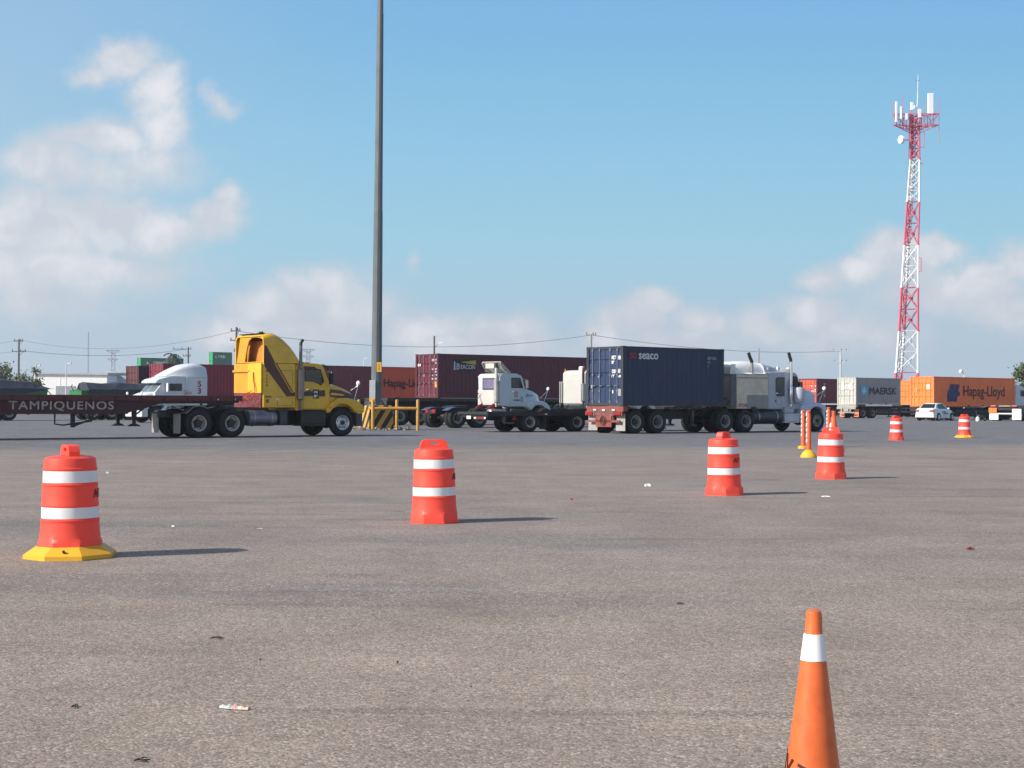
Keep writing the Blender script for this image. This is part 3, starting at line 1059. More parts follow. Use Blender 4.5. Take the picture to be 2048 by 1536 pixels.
# ================================================================== high mast with its guard
galv = mat('galvanised_steel', (.125, .14, .15), .5, .25, var=.12, vs=1.5, dirt=.5, dcol=(.075, .08, .085), streak=True)
yelp = mat('yellow_pipe_paint', (.47, .25, .042), .55, var=.15, dirt=.4, dcol=(.20, .12, .05), vs=4)
MY = 71.3
t = thing('light_mast', 'tall tapered galvanised mast rising out of the top of the picture', 'mast', (gx(752.5, MY), MY, 0))
t.rotation_euler = (0, R(.28), 0)
MB().lathe([(.267 - .0053 * z + d, z) for z, d in ((1.2, 0), (6, 0), (10.4, 0), (10.41, -.012), (16, -.010), (19.8, -.008), (19.81, -.02), (25, -.02), (29, -.02))], 12).build('pole', galv, t, 25)
b = MB()
b.lathe([(.42, 1.16), (.42, 1.2)], 24)
for i in range(8):
    an = i * math.pi / 4
    b.cyl((.36 * math.cos(an), .36 * math.sin(an), 1.2), (.36 * math.cos(an), .36 * math.sin(an), 1.30), .025, n=6)
for i in range(6):
    an = i * math.pi / 3
    b.prism([(.26, 1.202), (.40, 1.202), (.26, 1.42)], -.012, .012) if i == 0 else None
b.build('base_plate', galv, t)
boxm = mat('box_pale_grey', (.42, .45, .47), .5)
b = MB().box(-.30, -.02, -.36, -.22, 1.32, 2.35)
b.mi = 1
b.box(-.29, -.03, -.364, -.36, 1.33, 1.50)
b.build('junction_box', [boxm, yel_pl], t, None, .01)
b = MB().box(.03, .25, -.285, -.262, 2.75, 3.2)
b.mi = 1
for q in range(4):
    b.box(.09, .19, -.29, -.285, 2.83 + q * .08, 2.86 + q * .08)
b.build('sign_plate', [yel_pl, dkgrey], t)

sm = bpy.data.materials.new('plinth_stripes')
sm.use_nodes = True
tt = sm.node_tree
co = N(tt, 'ShaderNodeTexCoord').outputs['Object']
sx = N(tt, 'ShaderNodeSeparateXYZ', {0: co})
v = mth(tt, 'SUBTRACT', mth(tt, 'SUBTRACT', sx.outputs[0], sx.outputs[1]), mth(tt, 'MULTIPLY', sx.outputs[2], .62))
v = mth(tt, 'FRACT', mth(tt, 'MULTIPLY', v, 1.9))
nz = N(tt, 'ShaderNodeTexNoise', {'Vector': co, 'Scale': 5.0, 'Detail': 7.0}).outputs[0]
c = mixc(tt, rng(tt, v, .49, .51), (.02, .02, .02), (.55, .30, .05))
c = mixc(tt, mth(tt, 'MULTIPLY', rng(tt, nz, .55, .75), .6), c, (.20, .16, .12))
tt.links.new(c, tt.nodes['Principled BSDF'].inputs['Base Color'])
tt.nodes['Principled BSDF'].inputs['Roughness'].default_value = .75
o = MB().loft([[(sx_ * w, sy_ * w, z) for sx_, sy_ in ((-1, -1), (1, -1), (1, 1), (-1, 1))] for w, z in ((.66, 0), (.58, 1.13), (.54, 1.16))]).build('mast_plinth', sm, None, None, .03, (gx(752.5, MY), MY, 0))
o.rotation_euler = (0, 0, R(28))
tag(o, 'concrete mast foot painted with diagonal yellow and black stripes', 'plinth')

t = thing('guard_rail', 'yellow pipe barrier with round posts around the striped mast foot', 'barrier', (gx(752.5, MY), MY, 0))
pts = {}
for k, (px, Y) in {'a': (746, 70.0), 'b': (836, 70.3), 'c': (794, 73.2), 'd': (718, 72.9)}.items():
    pts[k] = Vector((gx(px, Y) - gx(752.5, MY), Y - MY, 0))
    MB().lathe([(.078, 0), (.078, 1.39), (.066, 1.43), (.036, 1.445), (.001, 1.445)], 16).build('post', yelp, t, 40, 0, tuple(pts[k]))
for p, q in (('a', 'b'), ('b', 'c'), ('c', 'd'), ('d', 'a')):
    d = (pts[q] - pts[p]).normalized() * .07
    MB().cyl(pts[p] + d + Vector((0, 0, 1.02)), pts[q] - d + Vector((0, 0, 1.02)), .074, n=14).build('rail', yelp, t, 40)
stone = mat('rubble_stone', (.22, .20, .18), .9, var=.3, vs=8)
b = MB()
r_ = random.Random(4)
for i in range(150):
    an, rr = r_.uniform(0, 6.28), r_.uniform(.75, 1.7)
    s_ = r_.uniform(.03, .11)
    c_ = Vector((rr * math.cos(an), rr * math.sin(an) * 1.0, s_ * .3))
    if any((c_.xy - p.xy).length < .2 for p in pts.values()):
        continue
    M = Matrix.Translation(c_) @ Matrix.Rotation(r_.uniform(0, 3), 4, (r_.random(), r_.random(), r_.random()))
    b.box(-s_, s_, -s_ * .7, s_ * .7, -s_ * .5, s_ * .5, M)
tag(b.build('rubble', stone, None, None, 0, (gx(752.5, MY), MY, 0)), kind='stuff')

# ================================================================== yellow truck with the maroon flatbed
yel = mat('truck_yellow', (.74, .425, .032), .36, var=.1, vs=1.2, dirt=.3, dcol=(.30, .19, .05))
yel2 = mat('truck_yellow_shaded', (.60, .29, .02), .5, var=.12, vs=2, dirt=.35, dcol=(.36, .18, .05))  # orange shade of the truck's rear put into the paint colour
brown = mat('stripe_brown', (.085, .026, .018), .4, var=.15)
rust = mat('stripe_rust', (.22, .055, .02), .4, var=.15)
maroon_t = mat('trailer_maroon', (.055, .009, .014), .55, var=.2, dirt=.35, dcol=(.04, .022, .02))
A1 = R(38)
fend = [(5.31, .88), (5.31, 1.04), (5.55, 1.30), (5.85, 1.47), (6.3, 1.46), (6.7, 1.36), (6.93, 1.18), (7.0, .98), (6.98, .9)] + arc(6.02, .58, .64, 30, 150, 10)
P = dict(paint=yel, axles=[0.0, 1.32], front=6.0, fw=.62, cw=1.04, rim='w', frim='a', flap=flapw,
         cab=[(4.0, 1.0), (4.0, 2.70), (4.25, 2.78), (5.0, 2.77), (5.22, 2.68), (5.52, 2.02), (5.52, 1.0)],
         door=[(4.36, 1.06), (4.36, 2.66), (5.12, 2.66), (5.30, 2.05), (5.30, 1.06)],
         win=[(4.43, 2.10), (4.43, 2.53), (5.08, 2.53), (5.22, 2.10), (5.10, 1.96), (4.8, 2.08)],
         ws=((5.50, 2.06), (5.25, 2.64)),
         sleeper=[(2.62, 1.12, 1.12, 1.09, 2.75, .06), (3.97, 1.12, 1.12, 1.09, 2.75, .06)],
         hood=[(5.46, 1.03, .94, 1.0, 2.04, .22), (5.9, 1.03, .90, 1.14, 1.97, .24), (6.4, 1.0, .82, 1.14, 1.82, .26), (6.7, .92, .72, 1.05, 1.71, .26), (6.84, .84, .64, 1.0, 1.60, .24), (6.88, .80, .58, 1.0, 1.5, .2)],
         fender=fend, bumper=(6.62, 7.04, .38, .88), bumperpaint=dkgrey,
         tanks=[(2.04, 3.24, .70, .29, mat('tank_steel', (.20, .20, .24), .35, .6, dirt=.3))],
         boxes=[(3.32, 3.62, .45, .95, dkgrey), (4.2, 5.28, .40, .98, blk)], stacks=(-1,),
         stack=dict(x=4.19, z0=1.0, zm0=1.36, zm1=2.57, zb=3.45, rm=.135, r=.062, bend=[(0, 0), (0, .06), (.03, .13), (.09, .20)], muff=mat('muffler_worn', (.27, .22, .20), .45, .5, dirt=.6, dcol=(.16, .07, .05)), pipe=mat('pipe_dark', (.16, .16, .16), .4, .7)),
         mirror=(5.36, 1.98, 2.40), mirrorpaint=blk, hmirror=((6.55, 1.74), (6.78, 1.95)))
ty = tractor('yellow semi tractor with brown diagonal stripe and tall open-backed roof fairing', spot(399, 53.8, A1, 1.2), A1, P)
# roof fairing: a hollow shell open to the rear
prof = [(2.62, 3.79), (2.80, 3.85), (3.0, 3.87), (3.2, 3.82), (3.5, 3.66), (3.78, 3.42), (3.98, 3.16), (4.10, 2.94), (4.16, 2.80)]


def fring(x, zt, w, th, r):
    return [(x, y * (w - th) / w, (z if z < 2.8 else z - th)) for (_, y, z) in rring(x, w, w * .985, 2.752, zt, r, 6)]


b = MB()
outer = [fring(x, max(z, 2.79), 1.12, 0, min(.24, max(.03, (z - 2.752) * .45))) for x, z in prof]
inner = [fring(x, max(z, 2.86), 1.12, .05, min(.2, max(.03, (z - 2.752) * .4))) for x, z in prof[:-3]]
b.loft([inner[-1]] + inner[::-1][1:] + outer, caps=False)
fr = b.build('roof_fairing', yel, ty, 40)
b = MB()       # bulkhead at the rear with an arched opening on the near side
ya, yb = -1.045, .42
arch = [(ya, 2.80)] + [(ya, 3.3)] + [(ya + .02 + .06 * i, 3.58 + .03 * i) for i in range(4)] + [(-.45, 3.71), (-.1, 3.70), (.12, 3.58), (.27, 3.3), (.35, 3.05), (yb, 2.80)]
outl = [(-1.07, 2.765), (-1.075, 3.35)] + [(-1.07 + .03 * i, 3.60 + .028 * i) for i in range(4)] + [(-.6, 3.765), (.2, 3.765), (.78, 3.74), (.86, 3.5), (.96, 3.1), (1.07, 2.765)]
b.ringprism(outl, arch, 2.66, 2.71, 'x')
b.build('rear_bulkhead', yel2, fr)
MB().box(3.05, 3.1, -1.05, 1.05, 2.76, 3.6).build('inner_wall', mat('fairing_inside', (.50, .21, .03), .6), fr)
b = MB()
b.tube([(2.7, -.5, 3.86), (2.9, -.5, 3.90), (3.2, -.45, 3.80)], .02, 6)
b.box(2.62, 3.1, -.9, .8, 3.835, 3.86)
b.box(2.7, 2.74, -.85, -.6, 3.86, 3.92)
b.build('roof_lamp_bar', blk, fr)
# rear panels of the sleeper: bright near panel, far panel with shade in its colour, side extenders
MB().box(2.52, 2.60, -1.10, -.08, 1.62, 2.74).build('rear_panel', yel, ty, None, .02)
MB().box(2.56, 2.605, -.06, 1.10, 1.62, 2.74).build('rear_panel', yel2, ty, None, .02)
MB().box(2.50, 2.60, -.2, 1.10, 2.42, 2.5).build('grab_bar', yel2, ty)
b = MB().box(2.55, 2.605, -1.05, 1.05, 1.1, 1.6)
b.build('lower_panel', mat('lower_panel_maroon', (.16, .025, .03), .5, dirt=.5, dcol=(.4, .3, .28), vs=3), ty)
hose = mat('red_hose', (.45, .03, .02), .5)
b = MB()
for k in range(5):
    y = -.9 + k * .16
    b.tube([(2.5, y, 1.62 + .03 * ((k * 3) % 5)), (2.35 - .03 * k, y + .05, 1.5 - .06 * (k % 2)), (2.15 + .04 * k, y + .1, 1.30 + .05 * (k % 3)), (2.0, y + .12, 1.40 - .05 * (k % 2)), (1.8, y + .2, 1.32)], .013, 6)
b.tube([(2.5, -.55, 2.4), (2.47, -.62, 2.1), (2.47, -.72, 1.9), (2.44, -.8, 1.72)], .02, 6)
b.build('air_hose', hose, ty, 40)
# stripes and lettering on the near side
yl = -1.121
MB().prism([(2.66, 3.38), (2.72, 3.40), (3.10, 2.77), (3.02, 2.752), (2.63, 2.752), (2.63, 2.8)], yl - .006, yl - .0005).build('stripe', brown, fr)
MB().prism([(2.63, 2.748), (3.06, 2.748), (3.78, 1.66), (3.96, 1.66), (3.96, 1.52), (3.58, 1.52), (2.66, 2.62)], yl - .006, yl - .0005).build('stripe', brown, ty)
MB().prism([(3.10, 2.748), (3.17, 2.748), (3.88, 1.69), (3.80, 1.69)], yl - .006, yl - .0005).build('stripe', rust, ty)
MB().prism([(4.37, 1.70), (5.29, 1.76), (5.29, 1.52), (4.37, 1.53)], -1.062, -1.0545).build('stripe', brown, ty)
MB().prism([(4.37, 2.56), (4.37, 2.65), (4.8, 2.65), (4.95, 2.56)], -1.075, -1.0545).build('stripe', brown, ty)
b = MB()
b.loft([[(5.56, -1.005, 1.52), (5.56, -.985, 1.80)], [(6.1, -.985, 1.47), (6.1, -.935, 1.75)], [(6.55, -.945, 1.40), (6.55, -.855, 1.62)], [(6.76, -.88, 1.36), (6.76, -.80, 1.52)]], caps=False, closed=False)
b.build('stripe', brown, ty)
b = MB()
b.loft([[(5.58, -1.015, 1.58), (5.58, -1.01, 1.66)], [(6.1, -.99, 1.55), (6.1, -.98, 1.62)], [(6.2, -.98, 1.575), (6.2, -.975, 1.585)]], caps=False, closed=False)
b.build('stripe', yel, ty)
dashes([(2.72, 2.40, .12, .12), (2.73, 2.24, .07, .07), (2.73, 2.12, .07, .07), (2.73, 2.0, .07, .07), (2.73, 1.88, .07, .07)], mat('red_paint', (.30, .035, .02), .5), ty, ('side', yl - .001), seed=5)
dashes([(2.68, 1.46, .28, .06), (2.74, 1.27, .11, .13)], ink, ty, ('side', yl - .001), seed=6)
dashes([(3.15, 1.35, .12, .1)], papw, ty, ('side', yl - .001), seed=3)
b = MB().prism([(4.76, 1.44), (5.02, 1.44), (5.02, 1.78), (4.76, 1.78)], -1.068, -1.0625)
b.build('number_panel', ink, ty, None, .002)
dashes([(4.80, 1.64, .18, .09), (4.80, 1.48, .18, .1)], papw, ty, ('side', -1.069), seed=8)
dashes([(4.52, 1.66, .14, .12)], ink, ty, ('side', -1.063), seed=9)
b = MB()       # door outlines of the sleeper locker
for x0, x1, z0, z1 in ((3.2, 3.85, 1.16, 1.50), (3.3, 3.85, 1.9, 2.48)):
    for q in ((x0, x1, z0, z0 + .012), (x0, x1, z1 - .012, z1), (x0, x0 + .012, z0 + .012, z1 - .012), (x1 - .012, x1, z0 + .012, z1 - .012)):
        b.box(q[0], q[1], yl - .0045, yl + .002, q[2], q[3])
b.build('locker_seam', mat('seam_olive', (.16, .095, .01), .6), ty)
for s in (-1, 1):
    MB().box(5.40, 5.50, min(s * 1.205, s * 1.22), max(s * 1.205, s * 1.22), 1.06, 1.13).build('marker_lamp', amber, ty)
    b = MB()       # bright quarter fender over the drive wheels
    prof = arc(0, .52, .62, 112, 60, 6)
    b.loft([[(x, s * .72, z), (x, s * 1.2, z), (x, s * 1.2, z + .012), (x, s * .72, z + .012)] for x, z in [(-.52, .86)] + prof + [(.62, 1.12)]])
    b.build('quarter_fender', mat('fender_steel', (.55, .54, .52), .3, .7, dirt=.3), ty)
b = MB()
b.box(4.05, 4.3, -.25, .1, 2.78, 2.88)
b.box(4.32, 4.62, -.6, .2, 2.785, 2.83)
b.box(5.0, 5.1, -.2, .2, 2.77, 2.83)
b.build('roof_horn', blk, ty)
b = MB()
b.prism([(5.24, 2.70), (5.56, 2.60), (5.57, 2.63), (5.25, 2.745)], -1.0, 1.0)
b.build('sun_visor', mat('visor_dark', (.05, .03, .02), .4), ty)

A2 = R(37)
L1 = 12.6
nose = Vector((spot(399, 53.8, A1, 0)[0], spot(399, 53.8, A1, 0)[1])) + Vector((math.cos(A1), math.sin(A1))) * 1.72
rearR = nose - Vector((math.cos(A2), math.sin(A2))) * L1
tl = trailer('long maroon flatbed trailer with faded lettering, coupled to the yellow truck', (rearR.x - 1.24 * math.sin(A2), rearR.y + 1.24 * math.cos(A2), 0), A2, L1, 1.5, (1.3, 2.6), True, maroon_t,
             'd', .5, flap=flapw, legx=L1 - 3.95, depth=.5, foot=.42)
b = MB()
b.prism([(.2, 1.36), (.2, .86), (L1 - 4.6, .86), (L1 - 3.9, 1.0), (L1 - 3.2, 1.22), (L1 - .1, 1.26), (L1 - .1, 1.36)], -1.16, -1.10)
b.prism([(.2, 1.36), (.2, .86), (L1 - 4.6, .86), (L1 - 3.9, 1.0), (L1 - 3.2, 1.22), (L1 - .1, 1.26), (L1 - .1, 1.36)], 1.10, 1.16)
b.build('side_beam', maroon_t, tl)
MB().box(.02, L1 - .02, -1.252, -1.241, 1.33, 1.51).build('rub_rail', mat('rail_red', (.105, .016, .018), .5, dirt=.4, dcol=(.06, .03, .03)), tl)
text('TAMPIQUENOS', .40, mat('faded_letter', (.44, .37, .34), .7, var=.5, vs=8, dirt=.6, dcol=(.14, .06, .06)), tl, (L1 - 8.52, -1.163, 1.02), 'side', bold=.014, sx=1.2, spacing=1.14)
b = MB()
b.tube([(L1 - 6.9, -1.0, .86), (L1 - 6.9, -1.0, .52), (L1 - 6.6, -1.0, .48), (L1 - 5.6, -1.0, .62), (L1 - 5.55, -1.0, .86)], .03, 6)
b.box(L1 - 6.32, L1 - 6.2, -1.04, -.9, .40, .86)
b.prism([(L1 - 6.3, .40), (L1 - 5.7, .62), (L1 - 5.7, .66), (L1 - 6.3, .46)], -1.05, -.9)
b.build('spare_carrier', black, tl)
b = MB().box(L1 - 6.35, L1 - 6.15, -1.165, -1.161, 1.325, 1.345)
b.box(L1 - .35, L1 - .28, -1.256, -1.2525, 1.36, 1.42)
b.box(L1 - 1.0, L1 - .95, -1.256, -1.2525, 1.36, 1.40)
b.build('reflector', papw, tl)
MB().cyl((L1 - 1.05, 0, 1.06), (L1 - 1.05, 0, 1.25), .05, n=12).build('king_pin', steel, tl)

# ================================================================== blue container rig with the silver sleeper truck
A3 = R(37)
blue_p = mat('container_blue', (.015, .032, .080), .5, var=.16, vs=.6, dirt=.3, dcol=(.05, .05, .06), streak=True)
blue_d = mat('container_blue_door', (.022, .038, .095), .45, var=.12, vs=1, dirt=.2, dcol=(.12, .12, .15))
greyg = mat('weathered_grey', (.10, .10, .11), .6, dirt=.4)
bfr = mat('container_blue_frame', (.026, .032, .046), .55, dirt=.35, dcol=(.07, .07, .075))
rodg = mat('lock_rod_grey', (.16, .18, .22), .5, .3)
orr = mat('trailer_orange_red', (.22, .055, .042), .6, var=.25, vs=3, dirt=.45, dcol=(.28, .17, .14))
cb = container('dark blue twenty foot container with small white and red lettering', 1246, 64.2, A3, 1.185, 6.06, blue_p, blue_d, bfr, rodg)
ws = mat('letter_white', (.66, .67, .68), .5)
text('seaco', .52, ws, cb, (.88, -1.226, 2.05), 'side', bold=.022, sx=.98)
lr = mat('letter_red', (.34, .02, .035), .5)
b = MB()
for cx0 in (.48, .68):
    b.ringprism(arc(cx0, 2.18, .125, 40, 320, 14), arc(cx0, 2.18, .06, 40, 320, 14), -1.231, -1.226)
b.build('lettering', lr, cb)
wsd = mat('letter_white_dim', (.24, .26, .30), .6)
dashes([(5.0, 2.09, .55, .13), (5.0, 1.92, .2, .11), (5.02, 1.74, .06, .12)], wsd, cb, ('side', -1.226), seed=12)
dashes([(.42, 2.02, .28, .16), (.82, 2.0, .34, .18), (.42, 1.83, .2, .13), (.44, 1.42, .26, .16), (.84, 1.42, .3, .18), (.42, 1.24, .2, .12), (.84, 1.24, .24, .1), (.46, .55, .1, .14)], ws, cb, ('rear', .048), seed=14)
b = MB().box(.032, .038, .80, .96, .78, .92)
b.box(.032, .038, .38, .48, 1.25, 1.30)
b.box(.032, .038, -1.04, -.86, .44, .74)
b.build('placard', flapw, cb)
tb = trailer('container chassis with orange red tail beam and pale mud flaps under the dark blue container', spot(1246, 64.2, A3, 1.22), A3, 8.2, 1.18, (.77, 2.05), False, black, 'd', .51,
             rearpaint=orr, flap=flapw, legx=4.55, foot=.3)
b = MB().box(-.05, .0, -.52, .52, .28, .78)
b.build('tail_plate', orr, tb)
b = MB().lathe([(.2, -.09), (.2, -.052), (.1, -.051), (.1, -.09)], 20, 'x', (0, 0, .55), False)
b.build('coupling_ring', mat('rust_dark', (.10, .035, .022), .8), tb)
b = MB()
for y in (-.65, .58):
    b.box(-.08, -.03, y, y + .07, .74, 1.0)
b.box(-.075, -.025, -.58, .58, .90, .95)
b.build('tail_frame', greyg, tb)
b = MB()
for y in (-.75, -.1, .5):
    b.box(-.065, -.061, y, y + .18, .985, 1.05)
b.build('tail_reflector', papw, tb)

silv = mat('sleeper_bare_metal', (.58, .50, .41), .45, .15, var=.2, vs=1.3, dirt=.45, dcol=(.36, .33, .28))
lav = mat('cab_pale_grey', (.42, .44, .52), .4, var=.08, dirt=.22, dcol=(.30, .29, .30))
hoodl = mat('hood_pale_blue', (.50, .56, .68), .35, var=.06, dirt=.15, dcol=(.36, .38, .42))
dome = mat('dome_white', (.84, .83, .79), .4, var=.06, dirt=.25, dcol=(.5, .47, .40))
fend = [(11.2, .50), (11.2, 1.30), (11.75, 1.32), (12.5, 1.36), (12.93, 1.26), (13.0, 1.08), (12.96, .92)] + arc(12.3, .56, .62, 28, 152, 10)
P = dict(paint=hoodl, cabpaint=lav, slpaint=silv, fairpaint=dome, axles=[6.16, 7.5], front=12.3, fw=6.75, cw=1.04, rim='d', frim='d',
         cab=[(9.06, 1.06), (9.06, 2.74), (9.2, 2.80), (10.6, 2.84), (11.0, 2.78), (11.15, 2.6), (11.3, 2.1), (11.3, 1.06)],
         door=[(9.5, 1.14), (9.5, 2.64), (10.42, 2.64), (10.42, 1.14)], win=[(9.6, 1.80), (9.6, 2.46), (9.72, 2.52), (10.16, 2.52), (10.16, 1.72), (9.7, 1.70)],
         ws=((11.31, 2.12), (11.16, 2.60)), sleeper=[(6.96, 1.14, 1.14, 1.08, 2.66, .10), (9.02, 1.14, 1.14, 1.08, 2.70, .10)],
         fairing=[(6.95, .85, .75, 2.67, 2.88, .15), (7.02, 1.06, .84, 2.67, 3.12, .40), (7.3, 1.1, .86, 2.67, 3.24, .50), (8.2, 1.12, .87, 2.69, 3.30, .55), (8.92, 1.12, .87, 2.70, 3.24, .50)],
         hood=[(11.28, .98, .95, 1.2, 2.06, .18), (11.9, .95, .92, 1.2, 2.0, .2), (12.4, .90, .86, 1.2, 1.93, .2), (12.52, .88, .82, 1.2, 1.88, .2), (12.58, .86, .76, 1.22, 1.75, .2)],
         fender=fend, bumper=(12.7, 13.05, .42, .98), tanks=[(7.98, 10.0, .70, .33, mat('tank_dark', (.05, .05, .062), .4, .4, dirt=.3))],
         boxes=[(10.1, 11.12, .42, .86, mat('step_pale', (.55, .57, .62), .4, dirt=.2)), (10.15, 10.75, .88, 1.2, lav)], stacks=(-1,),
         stack=dict(x=10.5, z0=1.2, zm0=1.3, zm1=2.2, zb=3.3, rm=.085, r=.075, y=1.17, bend=[(0, 0), (-.02, .1), (-.09, .24), (-.15, .42)], muff=chrome, pipe=chrome),
         mirror=(10.95, 1.9, 2.35), mirrorpaint=blk, hmirror=((12.45, 1.62), (12.95, 1.98)))
ts = tractor('pale blue semi tractor with bare metal sleeper and two tall exhaust stacks', spot(1246, 64.2, A3, 1.2), A3, P)
for s in (-1, 1):
    b = MB().lathe([(.001, 1.36), (.24, 1.38), (.27, 1.44), (.27, 2.0), (.24, 2.08), (.12, 2.12), (.001, 2.12)], 24, 'z', (11.0, s * 1.22, 0), False)
    b.build('air_cleaner', lav, ts, 40)
b = MB().prism([(6.58, 1.2), (6.58, 2.66), (6.95, 2.66), (6.95, 1.2)], -1.10, -1.06)
b.prism([(6.58, 1.2), (6.58, 2.66), (6.95, 2.66), (6.95, 1.2)], 1.06, 1.10)
b.build('side_extender', greyg, ts)
b = MB().prism([(6.62, 2.67), (6.72, 3.12), (6.98, 3.12), (6.98, 2.67)], -1.02, -.98)
b.prism([(6.62, 2.67), (6.72, 3.12), (6.98, 3.12), (6.98, 2.67)], .98, 1.02)
b.box(6.9, 6.97, -.98, .98, 2.68, 3.0)
b.build('roof_wing', white, ts)
b = MB().box(7.6, 9.0, -1.146, -1.139, 1.10, 1.72)
b.build('lower_locker', mat('locker_grey', (.27, .265, .26), .5, .3, dirt=.3), ts)
b = MB().box(6.97, 9.02, -1.150, -1.141, 2.48, 2.53)
b.build('drip_rail', mat('rail_tan', (.28, .24, .19), .5), ts)
b = MB().box(9.024, 9.055, -1.10, 1.10, 1.1, 2.68)
b.build('cab_boot', blk, ts)
b = MB()
b.box(9.55, 10.25, -.7, .5, 2.86, 3.02)
b.build('air_conditioner', dkgrey, ts, None, .02)
b = MB().loft([rring(*q) for q in [(8.925, 1.06, .96, 2.72, 3.22, .40), (9.5, 1.0, .92, 2.80, 3.09, .22), (10.0, .92, .8, 2.82, 2.97, .1)]])
b.build('roof_cap', lav, ts, 40)
MB().prism([(10.66, 2.12), (10.66, 2.62), (10.98, 2.62), (11.08, 2.54), (11.22, 2.12)], -1.056, -1.0545).build('vent_window', blk, ts)
MB().prism([(10.66, 2.12), (10.66, 2.62), (10.98, 2.62), (11.08, 2.54), (11.22, 2.12)], 1.0545, 1.056).build('vent_window', blk, ts)
b = MB()
b.cyl((8.06, -1.0, 2.64), (8.06, -1.0, 3.22), .075, n=14)
b.box(8.0, 8.2, -1.02, -.85, 2.66, 2.74)
b.mi = 1
b.tube([(8.06, -1.0, 3.22), (8.03, -1.0, 3.30), (7.93, -1.0, 3.45), (7.84, -1.0, 3.66)], .078, 14)
b.build('exhaust_stack', [steel, soot], ts, 40)
b = MB()
b.lathe([(.001, -.06), (.09, -.05), (.11, 0), (.11, .1), (.09, .12), (.001, .12)], 16, 'z', (10.95, -.6, 2.92), False)
b.tube([(10.3, -.9, 2.86), (10.9, -.9, 2.90)], .03, 8)
b.lathe([(.02, 10.3), (.07, 11.0)], 12, 'x', (0, -.75, 2.93))
b.box(9.15, 9.25, -.95, -.85, 2.8, 3.0)
b.box(9.95, 10.05, -.85, -.75, 2.86, 3.06)
b.build('roof_horn', white, ts, 40)
dashes([(7.05, 1.16, .75, .16)], mat('letter_rust', (.40, .09, .06), .6), ts, ('side', -1.1415), seed=21, th=.004)
dashes([(9.56, 1.38, .1, .12)], ink, ts, ('side', -1.056), seed=2)
b = MB()
for q in ((9.62, 10.02, 1.26, 1.275), (9.62, 10.02, 1.60, 1.615), (9.62, 9.635, 1.275, 1.60), (10.005, 10.02, 1.275, 1.60)):
    b.box(q[0], q[1], -1.060, -1.0545, q[2], q[3])
b.build('door_seam', mat('seam_grey', (.22, .22, .25), .5), ts)
b = MB()
b.box(11.5, 11.68, -.998, -.97, 1.86, 1.89)
b.box(11.45, 11.56, -.999, -.97, 1.6, 1.66)
b.build('hood_vent', blk, ts)
b = MB()
for y0, m_ in ((-.9, 0), (-.5, 0), (-.2, 0)):
    b.tube([(6.9, y0, 1.6), (6.5, y0 + .1, 1.15), (6.2, y0 + .2, 1.28), (5.9, y0 + .3, 1.12)], .022, 6)
b.build('air_hose', blk, ts)

# ================================================================== dark flatbed between
A4 = R(33)
tf = trailer('low dark flatbed trailer in front of the white day cab', spot(975, 66, A4, 1.24), A4, 13.0, .90, (2.3, 4.9), True, mat('flatbed_dark', (.022, .023, .026), .6, dirt=.4, dcol=(.07, .065, .06)),
             'w', .45, rear=None, flap=None, legx=10.2, depth=.24, legs=True)
MB().box(-.05, 0, -1.2, -.15, .56, .72).build('bumper', black, tf)
b = MB()
for x, w in ((3.05, .18), (5.9, .16), (7.1, .16)):
    b.box(x, x + w, -1.2445, -1.241, .78, .83)
b.box(-.056, -.052, -1.18, -1.05, .60, .67)
b.box(-.056, -.052, -.36, -.2, .60, .67)
b.box(-.04, -.03, .1, .45, .58, .72)
b.build('reflector', papw, tf)
b = MB()
for x, w in ((2.7, .3), (5.5, .3), (6.8, .28)):
    b.box(x, x + w, -1.2445, -1.241, .78, .83)
b.box(-.056, -.052, -1.04, -.40, .60, .67)
b.build('red_reflector', redl, tf)
b = MB().box(1.0, 1.5, -1.1, -.95, .38, .44)
b.box(.95, 1.05, -1.1, -.95, .44, .7)
b.build('guard_or_shade_panel', greyg, tf)
MB().prism([(1.35, .55), (1.62, .55), (1.485, .78)], -1.16, -1.14).build('warning_triangle', redl, tf)
for x in (3.15, 5.95):
    for s in (-1, 1):
        MB().box(x, x + .012, s * .92 - .28, s * .92 + .28, .12, .8).build('mud_flap', dkgrey, tf)

